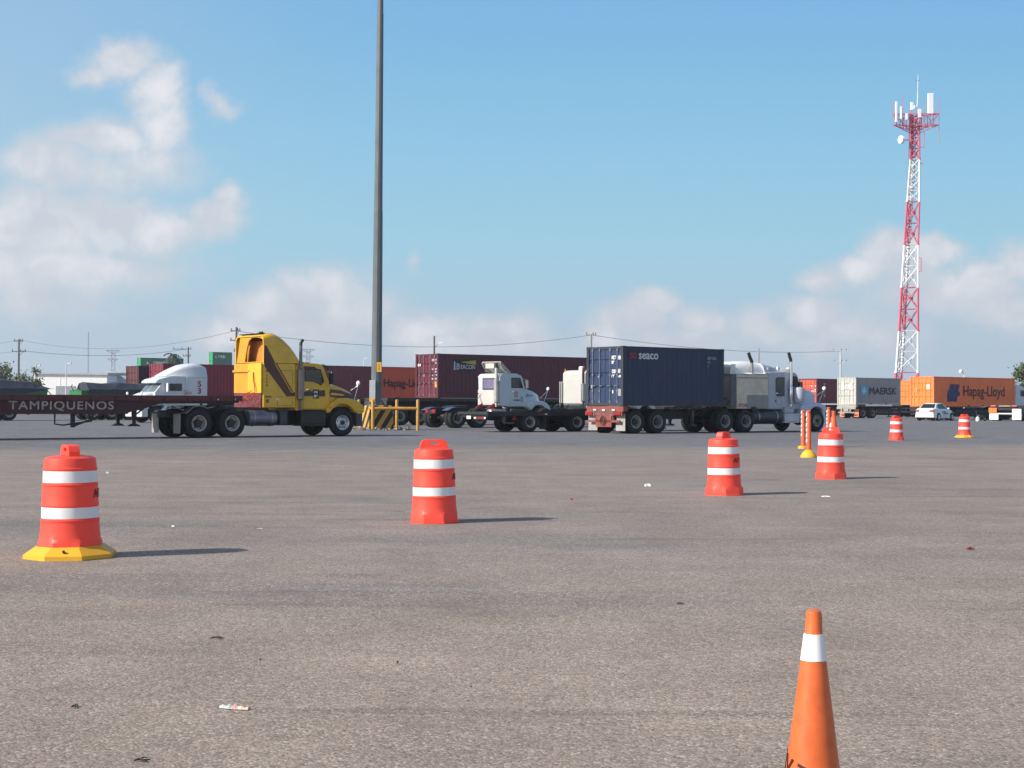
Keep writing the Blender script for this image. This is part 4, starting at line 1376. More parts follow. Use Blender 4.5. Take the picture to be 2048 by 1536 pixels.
# ================================================================== white day cab and second white cab
A5 = R(38)
dayw = mat('day_cab_pale', (.50, .58, .64), .35, var=.06, dirt=.12, dcol=(.36, .38, .40))
dayr = mat('day_cab_white', (.50, .49, .46), .4, var=.05, dirt=.2, dcol=(.5, .48, .45))
fend = [(4.7, 1.08), (4.7, 1.30), (5.1, 1.42), (5.6, 1.42), (5.9, 1.32), (6.1, 1.14), (6.2, .92), (5.98, .92)] + arc(5.38, .60, .60, 20, 150, 10)
P = dict(paint=dayw, axles=[0.0, 1.4], front=5.38, fw=.7, cw=.95, rim='d', frim='w',
         cab=[(2.92, 1.18), (2.88, 2.72), (2.98, 2.84), (3.3, 2.88), (4.05, 2.86), (4.35, 2.76), (4.45, 2.62), (4.62, 2.06), (4.62, 1.1), (3.5, 1.1)],
         door=[(3.58, 1.26), (3.58, 2.70), (4.28, 2.70), (4.50, 2.12), (4.50, 1.26)], win=[(3.68, 2.12), (3.68, 2.62), (4.24, 2.62), (4.42, 2.12)],
         ws=((4.62, 2.10), (4.46, 2.62)), hood=[(4.58, .98, .86, 1.05, 2.08, .22), (5.0, 1.06, .82, 1.18, 2.03, .25), (5.4, 1.06, .76, 1.18, 1.94, .26), (5.75, 1.0, .68, 1.05, 1.80, .26), (5.86, .92, .58, 1.0, 1.64, .22), (5.9, .86, .5, 1.0, 1.5, .18)],
         fender=fend, bumper=(5.8, 6.2, .42, .88), bumperpaint=dayw, tanks=[(2.2, 3.3, .70, .28, steel)], boxes=[(3.5, 4.6, .42, 1.0, dkgrey)], stacks=(-1,),
         stack=dict(x=2.78, z0=1.1, zm0=1.30, zm1=2.58, zb=3.15, rm=.135, r=.085, y=.80, bend=[(0, 0), (0, .1), (0, .25)], muff=mat('muffler_grey', (.50, .48, .46), .35, .6), pipe=dayr),
         mirror=(4.45, 2.1, 2.5), mirrorpaint=steel, hmirror=((5.7, 1.55), (6.1, 1.98)), lampz=1.05)
td = tractor('pale day cab semi tractor with tilted roof deflector and lilac rear window', spot(916, 77, A5, 1.2), A5, P)
o = MB().box(2.855, 2.885, -.62, .45, 2.06, 2.56).build('rear_window', mat('lilac_glass', (.17, .145, .25), .15, var=.25, vs=3), td)
MB().ringprism([(-.67, 2.01), (.50, 2.01), (.50, 2.61), (-.67, 2.61)], [(-.62, 2.06), (.45, 2.06), (.45, 2.56), (-.62, 2.56)], 2.845, 2.885, 'x').build('window_frame', blk, o)
MB().box(2.87, 2.895, -.93, .93, 1.2, 2.0).build('rear_panel', dayr, td)
MB().box(2.87, 2.893, -.93, .93, 2.63, 2.74).build('rear_panel', dayr, td)
dshell = mat('deflector_inside', (.42, .38, .33), .6, dirt=.3)
b = MB()       # wind deflector: a tilted open box on the roof
b.prism([(3.75, 2.93), (3.06, 3.50), (3.02, 3.46), (3.70, 2.90)], -.78, .78)
for s in (-1, 1):
    y0, y1 = sorted((s * .78, s * .82))
    b.prism([(3.75, 2.93), (3.06, 3.50), (3.02, 3.38), (3.3, 2.98), (3.6, 2.90)], y0, y1)
b.build('roof_deflector', [dshell], td)
b = MB().box(3.0, 3.05, -.3, .45, 3.14, 3.40)
b.build('deflector_panel', dayr, td)
b = MB()
for s in (-1, 1):
    b.tube([(3.0, s * .55, 2.85), (3.12, s * .6, 3.3)], .025, 6)
    b.tube([(3.65, s * .6, 2.84), (3.7, s * .6, 2.95)], .025, 6)
b.build('deflector_strut', blk, td)
dashes([(3.86, 1.72, .26, .2), (3.86, 1.6, .26, .1)], mat('letter_pinkred', (.5, .2, .2), .6), td, ('side', -.968), seed=31)
dashes([(3.78, 1.40, .5, .09)], dkgrey, td, ('side', -.968), seed=33)
MB().box(4.28, 4.46, -.975, -.966, 1.34, 1.66).build('door_vent', mat('vent_grey', (.30, .38, .42), .5), td)
b = MB().box(4.9, 5.16, -.893, -.86, 1.68, 1.71)
b.tube([(4.7, -.905, 1.62), (4.85, -.90, 1.78)], .018, 6)
b.build('hood_vent', blk, td)
b = MB()
r_ = random.Random(2)
for i in range(7):
    y, z = r_.uniform(.55, .85), r_.uniform(1.35, 1.85)
    b.tube([(2.865, y, z), (2.865, y - r_.uniform(-.1, .1), z - r_.uniform(.05, .2))], .018, 5)
b.build('hose_bracket', blk, td)
b = MB()
for s in (-1, 1):
    b.prism([(-.62, .92), (-.35, 1.04), (0, 1.08)] + [(.5, 1.06), (.5, 1.04), (0, 1.06), (-.35, 1.02), (-.62, .9)], min(s * .66, s * 1.22), max(s * .66, s * 1.22))
b.build('quarter_fender', mat('fender_blue', (.05, .075, .16), .5), td)
for s in (-1, 1):
    MB().box(-.90, -.86, s * .3 - .14, s * .3 + .14, .78, .96).build('tail_light', redl, td)
    MB().prism([(2.3, .98), (2.85, .98), (2.85, 1.3)], min(s * .5, s * .56), max(s * .5, s * .56)).build('air_tank_bracket', mat('red_bracket', (.40, .04, .04), .5), td)

P2 = dict(P)
P2.update(paint=dayr, cabpaint=dayr, axles=[-3.0, -1.65], front=4.3, fw=-2.3, cw=.96, sleeper=None, stacks=(-1,), tanks=[], mirror=(1.55, 2.0, 2.5),
          cab=[(0, 1.24), (0, 2.95), (.12, 3.10), (.5, 3.14), (1.3, 3.0), (1.62, 2.7), (1.78, 2.1), (1.78, 1.2)],
          door=[(.7, 1.3), (.7, 2.75), (1.42, 2.72), (1.66, 2.14), (1.66, 1.3)], win=[(.8, 2.14), (.8, 2.64), (1.38, 2.64), (1.56, 2.14)], ws=((1.79, 2.14), (1.64, 2.68)),
          hood=[(x - 2.84 if x < 5 else x - 2.3, *q) for x, *q in P['hood']], fender=[(x - 1.08, z) for x, z in fend], bumper=(4.72, 5.12, .42, .88), boxes=[(.6, 1.7, .42, 1.0, dkgrey)], hmirror=None,
          stack=dict(x=-.16, z0=1.1, zm0=1.35, zm1=2.4, zb=2.85, rm=.13, r=.07, y=.98, bend=[(0, 0), (0, .2), (.03, .42)], muff=steel, pipe=soot))
t2 = tractor('white cab seen from behind beside the dark blue container doors, amber roof lamps', spot(1171, 82, A5, .98), A5, P2)
b = MB().box(-.03, -.004, -.9, .9, 1.3, 2.6)
b.build('rear_panel', dayr, t2, None, .01)
b = MB().lathe([(.16, 3.1), (.17, 3.14), (.17, 3.28), (.13, 3.34), (.001, 3.34)], 18, 'z', (.4, -.2, 0))
b.build('roof_beacon', white, t2, 40)
for s in (-1, 1):
    b = MB().cyl((.1, s * .85, 3.0), (.1, s * .85, 3.2), .05, .035, n=10)
    b.build('roof_lamp', amber if s > 0 else redl, t2)
MB().cyl((-.12, .99, 1.3), (-.12, .99, 2.5), .10, n=14).build('air_cleaner', chrome, t2, 40)

# ================================================================== containers and trailers of the middle and far rows
A = R(38)


def cpaint(name, side, door, gear=None):
    s = mat(name, side, .5, var=.14, vs=.6, dirt=.28, dcol=tuple(.5 * c + .03 for c in side), streak=True)
    d = mat(name + '_door', door, .5, var=.12, vs=1.0, dirt=.22, dcol=tuple(.6 * c + .05 for c in door))
    return s, d


bea, bead = cpaint('beacon_maroon', (.098, .018, .033), (.115, .016, .030))
A6 = R(36)
c = container('long maroon container with a black lighthouse sign and yellow beam', 876, 86.7, A6, 1.56, 12.19, bea, bead, bea, rodg)
b = MB().box(1.05, 2.68, -1.232, -1.226, 1.66, 2.30)
b.build('sign_panel', mat('sign_black', (.018, .018, .016), .5), c)
b = MB().prism([(1.55, 2.12), (2.64, 1.97), (2.64, 2.24)], -1.238, -1.2325)
b.build('sign_beam', mat('sign_yellow', (.42, .38, .05), .5), c)
wl = mat('sign_white', (.50, .53, .60), .5)
b = MB().prism([(1.08, 1.70), (1.20, 1.70), (1.17, 2.16), (1.11, 2.16)], -1.238, -1.2325)
b.box(1.07, 1.24, -1.238, -1.2325, 1.66, 1.70)
b.build('lettering', wl, c)
text('B', .50, wl, c, (1.25, -1.235, 1.69), 'side', bold=.012, sx=.9)
text('EACON', .36, wl, c, (1.55, -1.235, 1.72), 'side', bold=.014, sx=.84)
dashes([(.52, 2.16, .2, .11), (.82, 2.14, .32, .13), (.82, 1.98, .14, .1), (.84, 1.66, .28, .07), (.84, 1.5, .28, .08), (.84, 1.3, .3, .1), (.84, 1.08, .3, .1), (.5, 1.66, .16, .06), (.5, 1.3, .14, .06), (.5, 1.08, .14, .08)], ws, c, ('rear', .046), seed=40)
b = MB().box(.028, .034, -1.05, -.80, .62, .98)
b.build('placard', mat('placard_orange', (.70, .30, .02), .5), c)
MB().box(.03, .036, .70, 1.0, 1.88, 2.02).build('sticker', papw, c)
MB().box(.03, .036, .28, .42, 1.28, 1.40).build('sticker', papw, c)
loc = spot(876, 86.7, A6, 1.24)
o_ = 3.4
trailer('long dark flatbed trailer under the maroon container with the lighthouse sign', (loc[0] - o_ * math.cos(A6), loc[1] - o_ * math.sin(A6), 0), A6, 16.0, 1.55, (.9, 2.2), True,
        mat('flatbed_grey', (.035, .034, .034), .6, dirt=.4, dcol=(.09, .085, .08)), 'd', .52, flap=None, legx=12.9, depth=.5, lights=False, shade_panels=True)

# pair of short containers behind the mast
hl, hld = cpaint('hapag_rust', (.56, .08, .036), (.62, .16, .04))
ma, mad = cpaint('plain_maroon', (.15, .022, .036), (.24, .03, .05))
loc = spot(619, 115.8, A, 1.22)
trailer('flatbed trailer carrying the two short containers behind the mast', (loc[0] - .3 * math.cos(A), loc[1] - .3 * math.sin(A), 0), A, 13.2, 1.57, (1.3, 2.6), True, black, 'd', .52, legx=10.2, lights=False, shade_panels=True)
c = container('plain maroon twenty foot container between yellow truck cab and mast', 0, 0, A, 0, 6.06, ma, mad, None, rodg, xyz=(loc[0], loc[1], 1.58))
e = 6.16
c = container('orange red twenty foot container with large dark lettering behind the mast', 0, 0, A, 0, 6.06, hl, hld, None, rodg, xyz=(loc[0] + e * math.cos(A), loc[1] + e * math.sin(A), 1.58))
hdark = mat('hapag_letter_dark', (.030, .012, .018), .6)
text('Hapag-Lloyd', .86, hdark, c, (.62, -1.226, 1.0), 'side', bold=.022, sx=.98)

# red and maroon long containers at the left
rd, rdd = cpaint('bright_maroon_red', (.23, .017, .038), (.22, .022, .040))
dm, dmd = cpaint('old_brown_maroon', (.070, .022, .029), (.105, .028, .034))
for lb, px, Y, z, pr, tl_ in (('bright maroon red forty foot container behind the white tractor numbered 53', 326, 113, 1.58, (rd, rdd), 'flatbed trailer carrying the bright maroon red container'),
                              ('old dark brown maroon container, leftmost of the container row', 277, 119, 1.55, (dm, dmd), 'flatbed trailer carrying the old dark brown maroon container')):
    L_ = 12.19 if px == 326 else 6.06
    c = container(lb, px, Y, A, z, L_, pr[0], pr[1], None, rodg if px == 326 else mat('rod_rusty', (.20, .14, .13), .5))
    if px == 326:
        dashes([(.45, 1.62, .2, .12), (.85, 1.64, .2, .1), (.85, 1.5, .14, .1), (-.8, 1.3, .22, .3)], ws, c, ('rear', .046), seed=50)
    loc = spot(px, Y, A, 1.22)
    trailer(tl_, (loc[0] - .2 * math.cos(A), loc[1] - .2 * math.sin(A), 0), A, L_ + .5, z - .008, (1.3, 2.6), True, black, 'd', .52, legx=L_ - 2.2, lights=False, shade_panels=True)

# right hand row
tx, txd = cpaint('tex_maroon', (.16, .022, .034), (.55, .10, .06))  # door colour is the same maroon with sunlight put into it
c = container('maroon container with vertical white letters behind the pale blue truck hood', 1634, 155, A, 1.38, 6.06, tx, txd, None, txd)
for k, ch in enumerate('TEX'):
    text(ch, .50, ws, c, (1.0, -1.226, 1.75 - k * .55), 'side', bold=.012)
dashes([(.3, 1.75, .25, .14), (.8, 1.75, .25, .14), (.3, 1.2, .7, .14), (.85, 1.2, .25, .3)], papw, c, ('rear', .046), seed=51)
loc = spot(1634, 155, A, 1.22)
trailer('container chassis under the maroon container with vertical letters', (loc[0] - .1, loc[1] - .08, 0), A, 8.0, 1.375, (1.0, 2.3), False, black, 'd', .5, legx=5.5, lights=False, shade_panels=True)
c = container('maroon red container showing in the gap behind the dark blue container', 1352, 166, A, 1.38, 12.19, tx, txd, None, txd, detail=False)
loc = spot(1352, 166, A, 1.22)
trailer('container chassis behind the dark blue container', (loc[0] - .1, loc[1] - .08, 0), A, 12.6, 1.375, (1.0, 2.3), False, black, 'd', .5, legx=9.5, lights=False, shade_panels=True)

A7 = R(33)
mk = mat('maersk_grey', (.30, .315, .335), .5, var=.12, vs=.6, dirt=.25, dcol=(.10, .10, .10), streak=True)
mkd = mat('maersk_door', (.46, .46, .42), .5, var=.08, dirt=.25, dcol=(.36, .36, .34))
c = container('grey twenty foot container with pale doors and a light blue star square', 1712, 141.8, A7, 1.27, 6.06, mk, mkd, mkd, mat('rod_pale', (.50, .50, .47), .5))
MB().box(.58, 1.55, -1.232, -1.226, .78, 1.92).build('logo_square', mat('logo_light_blue', (.12, .40, .54), .5), c)
star = []
for i in range(14):
    rr = .40 if i % 2 == 0 else .17
    star.append((1.065 + rr * math.sin(math.pi * i / 7), 1.35 + rr * math.cos(math.pi * i / 7)))
MB().prism(star, -1.238, -1.2325).build('logo_star', mat('logo_white', (.50, .60, .66), .5), c)
text('MAERSK', .92, mat('maersk_letter', (.015, .02, .03), .5), c, (1.74, -1.226, 1.02), 'side', bold=.014, sx=1.1)
b = MB().box(.028, .034, -.72, -.34, 1.42, 2.08)
b.box(.028, .034, .34, .72, 1.42, 2.08)
b.build('placard', papw, c)
flo = mat('mudflap_orange', (.66, .22, .12), .6, dirt=.3, dcol=(.6, .35, .28), vs=4)
tp = mat('trailer_pale', (.34, .33, .30), .6, dirt=.4)
t = trailer('pale container chassis with orange mud flaps under the grey container', spot(1712, 141.8, A7, 1.22), A7, 9.0, 1.265, (1.0, 2.3), False, black, 'd', .5, rearpaint=tp, flap=flo, legx=6.5, lights=False, shade_panels=True)
b = MB().ringprism([(-.62, .52), (.62, .52), (.62, 1.02), (-.62, 1.02)], [(-.5, .62), (.5, .62), (.5, .96), (-.5, .96)], -.1, -.062, 'x')
b.box(-.08, -.065, -.3, .3, .65, .9)
b.build('plate_frame', tp, t)
b = MB().box(3.1, 4.6, -.9, -.6, .48, .80)
b.build('tool_box', papw, t)

og, ogd = cpaint('orange_container', (.90, .20, .055), (.80, .22, .045))
ogr = mat('orange_rod', (.72, .25, .06), .5)
c = container('plain orange container end behind the grey container, beneath the lattice tower', 1823, 160, A, 1.3, 12.19, og, ogd, og, ogr)
loc = spot(1823, 160, A, 1.22)
trailer('container chassis under the plain orange container end', (loc[0] - .1, loc[1] - .08, 0), A, 12.6, 1.295, (1.0, 2.3), False, black, 'd', .5, legx=9.5, lights=False, shade_panels=True)
A8 = R(39)
c = container('bright orange forty foot container with large dark lettering behind the white car', 1868, 128, A8, 1.14, 12.19, og, ogd, og, ogr)
text('Hapag-Lloyd', 1.30, mat('hapag_letter_navy', (.035, .014, .034), .6), c, (4.2, -1.226, .95), 'side', bold=.006, sx=.98)
hb_ = mat('hapag_blue', (.020, .022, .115), .5)
for ox in (0, .72):
    pl = [(1.95 + ox, .45), (2.55 + ox, .45), (2.68 + ox, .95), (2.98 + ox, .95), (3.05 + ox, 1.3), (2.78 + ox, 1.3), (2.98 + ox, 1.95), (2.38 + ox, 1.95), (2.22 + ox, 1.5), (2.0 + ox, 1.3), (1.9 + ox, .9)]
    MB().prism(pl, -1.238 + .004 * (ox > 0), -1.226).build('logo', hb_, c)
MB().box(.03, .036, -.75, -.45, 1.5, 1.9).build('sticker', papw, c)
MB().box(.03, .036, .5, .8, 1.2, 1.6).build('sticker', ogr, c)
trailer('container chassis under the bright orange container with large lettering', spot(1868, 128, A8, 1.22), A8, 12.8, 1.135, (1.2, 2.5), False, black, 'd', .5, legx=9.0, lights=False, shade_panels=True)
# its tractor, only the cab shows beyond the container front
loc = Vector(spot(1868, 128, A8, 1.2)[:2]) + Vector((math.cos(A8), math.sin(A8))) * 12.45
P3 = dict(P2)
P3.update(axles=[-2.6, -1.3], fw=-1.9, stacks=(), paint=mat('far_cab_white', (.60, .62, .70), .4, dirt=.1), cabpaint=mat('far_cab_white', (.60, .62, .70), .4), cw=1.1)
t = tractor('white cab at the right edge of the picture in front of the bright orange container', (loc.x, loc.y, 0), A8, P3)
MB().box(-.03, -.004, -1.0, 1.0, 1.3, 2.9).build('rear_panel', dayr, t)
MB().box(-.04, -.031, -.8, .2, 2.0, 2.6).build('rear_window', glass, t)

# tail of a chassis at the far right
A9 = R(62)
t = trailer('empty chassis tail with white mud flaps and an orange box at the right edge', spot(2041, 122, A9, 1.22), A9, 12.0, 1.28, (1.0, 2.3), False, black, 'd', .5, flap=None, legx=9)
for y, z1 in ((.85, .55), (-.95, 1.0)):
    MB().box(-.14, -.125, y - .36, y + .36, .10, z1).build('mud_flap', papw, t)
b = MB().box(-.12, -.08, -1.2, 1.2, .56, .66)
b.build('bumper_bar', papw, t)
MB().box(-.2, -.125, .62, 1.25, .68, 1.08).build('warning_board', mat('board_orange', (.80, .20, .03), .5), t)
for y in (.9, -.75):
    MB().box(-.135, -.105, y - .2, y + .2, 1.20, 1.28).build('marker_lamp', mat('pink_lamp', (.7, .22, .22), .4), t)
MB().box(-.12, -.105, -.45, .45, 1.2, 1.26).build('marker_strip', mat('cream_strip', (.6, .48, .3), .5), t)

# small white jug and wheel on the ground beside it
Yq = 121.5
t = thing('hand_cart', 'small dark wheeled cart on the ground below the bright orange container', 'cart', (gx(1960, Yq), Yq, 0), R(20))
b = MB()
b.tube([(-.4, 0, .85), (-.25, 0, .3), (.1, 0, .22), (.45, 0, .3)], .03, 6)
b.box(-.3, .4, -.2, .2, .28, .34)
b.prism([(-.25, .34), (.3, .34), (.2, .5), (-.15, .5)], -.15, .15)
b.build('frame', dkgrey, t)
for x in (-.25, .32):
    b = MB().lathe([(.06, -.03), (.16, -.03), (.18, 0), (.16, .03), (.06, .03)], 18, 'y', (x, -.22, .18), False)
    b.mi = 1
    b.lathe([(.001, -.02), (.1, -.02)], 18, 'y', (x, -.23, .18), False)
    b.build('wheel', [rubber, steel], t, 40)
t = thing('plastic_jug', 'white plastic jug standing on the ground by the small dark cart', 'jug', (gx(1955.5, Yq - .6), Yq - .6, 0))
MB().lathe([(.14, 0), (.15, .03), (.15, .26), (.10, .33), (.04, .35), (.04, .39), (.001, .39)], 16).build('bottle', papw, t, 40)

# ================================================================== white tractor numbered 53 (faces left)
A10 = R(218)
w53 = mat('tractor_white', (.60, .63, .66), .35, var=.05, dirt=.1)
fend = [(3.0, .62), (2.7, .9), (2.75, 1.22), (3.1, 1.34), (3.8, 1.34), (4.2, 1.2), (4.44, .95), (4.46, .80), (3.98, .80)] + arc(3.34, .58, .64, 20, 160, 10)
P5 = dict(paint=w53, axles=[-1.6, -.3], front=3.34, fw=-1.0, cw=1.06, rim='d', frim='a',
          cab=[(1.4, 1.05), (1.4, 2.84), (2.5, 2.84), (3.2, 2.66), (3.42, 2.5), (3.36, 2.40), (2.98, 2.44), (3.46, 1.86), (3.46, 1.05)],
          door=[(1.6, 1.12), (1.6, 2.46), (2.5, 2.46), (2.9, 1.95), (2.9, 1.12)], win=[(1.72, 1.97), (1.72, 2.38), (2.45, 2.38), (2.72, 1.97)], glass=glass, wsglass=glassl,
          ws=((3.45, 1.90), (3.0, 2.43)), sleeper=[(0.0, 1.14, 1.14, 1.05, 2.80, .08), (1.42, 1.14, 1.14, 1.05, 2.84, .08)],
          fairing=[(0.0, 1.14, 1.0, 2.79, 3.42, .25), (.35, 1.14, 1.0, 2.80, 3.60, .3), (.8, 1.14, .98, 2.80, 3.66, .3), (1.3, 1.12, .95, 2.82, 3.56, .3), (1.9, 1.08, .9, 2.84, 3.30, .2), (2.4, 1.02, .85, 2.85, 3.02, .1), (2.62, .98, .8, 2.84, 2.90, .03)],
          hood=[(3.4, .98, .88, 1.0, 1.90, .2), (3.8, .94, .82, 1.0, 1.82, .25), (4.2, .88, .72, 1.0, 1.68, .25), (4.36, .82, .6, 1.0, 1.5, .22)],
          fender=fend, bumper=(3.95, 4.5, .36, .82), tanks=[(.9, 2.4, .68, .3, steel)], boxes=[(2.45, 2.9, .42, 1.0, w53)], mirror=(2.7, 1.9, 2.42), mirrorpaint=white, hmirror=((4.1, 1.45), (4.3, 1.7)))
loc = spot(415, 93, A10, -1.14)
t53 = tractor('white semi tractor numbered 53 with domed roof, facing left behind the maroon flatbed', loc, A10, P5)
rn = mat('number_red', (.36, .02, .05), .5)
for k, ch in enumerate('53'):
    text(ch, .48, rn, t53, (.68, 1.143, 2.22 - k * .42), 'left', bold=.035, sx=1.15)
b = MB()
b.tube([(1.55, 1.145, 1.72), (1.4, 1.145, 1.85), (1.2, 1.145, 1.9), (1.05, 1.145, 1.82), (1.2, 1.145, 1.76), (1.5, 1.145, 1.78)], .022, 5)
b.tube([(1.6, 1.145, 1.95), (1.3, 1.145, 2.0)], .02, 5)
b.build('emblem', mat('emblem_pink', (.55, .12, .18), .5), t53)

# ================================================================== green tippers under dark tarpaulins at the left
tarp = mat('tarpaulin', (.028, .034, .050), .6, var=.3, vs=2, dirt=.3, dcol=(.05, .055, .065))
green = mat('tipper_green', (.022, .16, .045), .45, var=.12, dirt=.25, dcol=(.04, .09, .04))


def tipper(label, px, Y, a, L, ztop, point):
    t = thing('tipper_trailer', label, 'trailer', spot(px, Y, a, 1.2), a, 'green tipper trailers under tarpaulins')
    b = MB()
    b.prism([(0, 1.0), (0, 2.05), (L, 2.05), (L - .1 if point else L, 1.6), (L - .7 if point else L, 1.0)], -1.18, 1.18)
    for i in range(int(L / .8)):
        x = .3 + i * .8
        b.box(x, x + .08, -1.22, -1.181, 1.05, 2.0)
        b.box(x, x + .08, 1.181, 1.22, 1.05, 2.0)
    b.box(0, L - .6, -1.215, 1.215, 1.98, 2.06)
    b.build('tipper_body', green, t, None, .02)
    b = MB()
    rings = []
    r_ = random.Random(px)
    n = 14
    for i in range(n + 1):
        x = (0.5 if not point else -.02) + i * (L + (.9 if point else .05) - .5) / n
        k = (1 + .12 * r_.uniform(-1, 1))
        f = 1.0 if not point else (1 - max(0, (i - n + 3)) / 3.6)
        zt = 2.1 + (ztop - 2.1) * k * (f if point else 1)
        low = 1.78 if not point or i < n - 2 else 1.78 + (i - n + 3) * .12
        rings.append([(x, -1.235, low), (x, -1.235, 2.1 + .05 * r_.random()), (x, -.7, zt - .08), (x, 0, zt + .04 * r_.uniform(-1, 1)), (x, .7, zt - .08), (x, 1.235, 2.1), (x, 1.235, low)])
    b.loft(rings, True, False)
    b.build('tarpaulin', tarp, t)
    b = MB()
    for y in (-.5, .42):
        b.box(.3, L - .4, y, y + .08, .7, .998)
    for x in (.9, 2.2, L - 1.5):
        b.box(x - .06, x + .06, -.42, .42, .72, .95)
    b.build('chassis_frame', black, t)
    for s in (-1, 1):  # dark panels and boxes added to darken the gap under the tipper
        b = MB().box(3.0 if point else 4.2, L - 4.5 if point else L - 2.8, min(s * 1.0, s * 1.04), max(s * 1.0, s * 1.04), .30, .92)
        b.box(3.2 if point else 4.4, L - 4.6 if point else L - 3.2, min(s * .55, s * .95), max(s * .55, s * .95), .42, .85)
        b.build('guard_or_shade_panel', black, t)
    for x in (.9, 2.2, L - 3.9, L - 2.6) if point else (.9, 2.2, 3.5):
        for s in (-1, 1):
            wheel(t, x, s, True, 'w', .5)
        axle_beam(t, x, .5)
    for s in (-1, 1) if not point else ():
        b = MB().box(L - 2.4, L - 2.27, s * .7 - .06, s * .7 + .06, .1, 1.0)
        b.box(L - 2.5, L - 2.17, s * .7 - .15, s * .7 + .15, .03, .1)
        b.build('landing_leg', greyg, t)
    b = MB()
    x = L if point else 0
    b.tube([(x, -1.0, 2.0), (x + (.3 if point else -.15), -1.0, 1.7 if point else 2.35), (x + (.2 if point else -.05), -.9, 1.2 if point else 2.5), (x, -.6, 1.05 if point else 2.2)], .03, 6)
    b.tube([(x, .3, 2.0), (x + (.25 if point else -.15), .4, 2.3), (x, .6, 2.45)], .03, 6)
    b.build('tarp_arm', black, t)
    return t


Xe = gx(97, 100)
tipper('green tipper trailer under a dark tarpaulin with pointed front, leftmost', 1024 + (Xe - 9.0 * math.cos(A)) / (100 - 9.0 * math.sin(A)) * F, 100 - 9.0 * math.sin(A), A, 9.0, 2.72, True)
tipper('green tipper trailer under a dark tarpaulin, its bright green end showing', 163, 103, R(36), 7.0, 2.62, False)

# ================================================================== white car
Ac = R(50)
carw = mat('car_white', (.78, .78, .78), .25, var=.02, dirt=.05)
t = thing('sedan_car', 'white saloon car with dark lettering on its doors, parked by the orange container', 'car', spot(1869, 121.5, Ac, .87), Ac)
b = MB()
b.loft([rring(*q) for q in [(0, .70, .62, .36, .78, .1), (.04, .80, .72, .28, .96, .12), (.25, .85, .76, .24, 1.02, .12), (.7, .87, .80, .22, 1.02, .1), (1.3, .87, .82, .20, .98, .1), (3.0, .87, .81, .20, .95, .1), (3.5, .87, .78, .20, .90, .14), (3.95, .84, .70, .24, .78, .16), (4.22, .74, .58, .30, .66, .14), (4.28, .60, .5, .36, .58, .08)]])
b.build('body', carw, t, 35)
b = MB()
gh = [(.50, .75, .72, .95, 1.0, .02), (1.0, .74, .60, .95, 1.36, .08), (1.5, .74, .58, .95, 1.44, .10), (2.1, .74, .58, .94, 1.43, .10), (2.4, .74, .60, .93, 1.36, .08), (3.12, .76, .7, .88, .94, .02)]
b.loft([rring(*q) for q in gh])
b.build('cabin', carw, t, 35)
ysl = lambda z: .74 - (z - .95) * .33 + .008
for s in (-1, 1):
    for pl in ([(1.02, .98), (1.12, 1.32), (1.62, 1.375), (1.66, .98)], [(1.74, .98), (1.70, 1.375), (2.12, 1.37), (2.72, .98)]):
        b = MB()
        b.loft([[(x, s * ysl(z), z) for x, z in pl], [(x, s * (ysl(z) - .02), z) for x, z in pl]])
        b.build('side_window', glass, t)
for nm, (xa, za, wa), (xb, zb_, wb) in (('rear_window', (.56, 1.02, .62), (1.0, 1.35, .52)), ('windshield', (3.0, .98, .62), (2.4, 1.34, .54))):
    d = .02 if nm == 'rear_window' else -.02
    b = MB()
    b.loft([[(xa, -wa, za), (xa, wa, za), (xb, wb, zb_), (xb, -wb, zb_)], [(xa - d, -wa, za + .02), (xa - d, wa, za + .02), (xb - d, wb, zb_ + .02), (xb - d, -wb, zb_ + .02)]])
    b.build(nm, glass, t)
for x in (.85, 3.42):
    for s in (-1, 1):
        y = s * .855
        ar = MB().lathe([(.33, -.02), (.345, -.02), (.345, .02), (.33, .02)], 28, 'y', (x, y, .31), False)
        ar.lathe([(.001, .0), (.34, .0)], 28, 'y', (x, y + s * .019, .31), False)
        ar.build('wheel_arch', blk, t)
        b = MB().lathe([(.20, -.1), (.28, -.1), (.31, -.07), (.31, .07), (.28, .1), (.20, .1)], 28, 'y', (x, s * .80, .31), False)
        o = b.build('tyre', rubber, None, 40)
        b = MB().lathe([(.21, 0), (.2, .005), (.19, .03), (.06, .015), (.001, .0)], 28, 'y', (0, 0, 0), False)
        w_ = b.build('wheel', alu, t, 40, 0, (x, s * .906, .31))
        if s > 0:
            w_.rotation_euler = (0, 0, math.pi)
        o.parent = w_
        o.matrix_parent_inverse = Matrix.Identity(4)
        o.data.transform(Matrix.Translation((-x, -s * .80, -.31)))
        o.location = (0, .10, 0)
for s in (-1, 1):
    y0, y1 = sorted((s * .42, s * .80))
    MB().box(-.012, .12, y0, y1, .72, .88).build('tail_lamp', redl, t, None, .02)
    y0, y1 = sorted((s * .40, s * .72))
    MB().box(4.05, 4.25, y0, y1, .56, .68).build('headlamp', glassl, t, None, .02)
    MB().box(2.55, 2.68, min(s * .82, s * 1.0), max(s * .82, s * 1.0), .95, 1.06).build('mirror', carw, t, None, .02)
dashes([(1.6, .68, .5, .1), (1.8, .56, .8, .08), (2.2, .68, .3, .05)], mat('car_letter', (.12, .14, .22), .5), t, ('side', -.868), seed=61, th=.012)
MB().box(-.03, -.005, -.22, .22, .62, .72).build('number_plate', mat('plate_grey', (.5, .5, .5), .5), t)

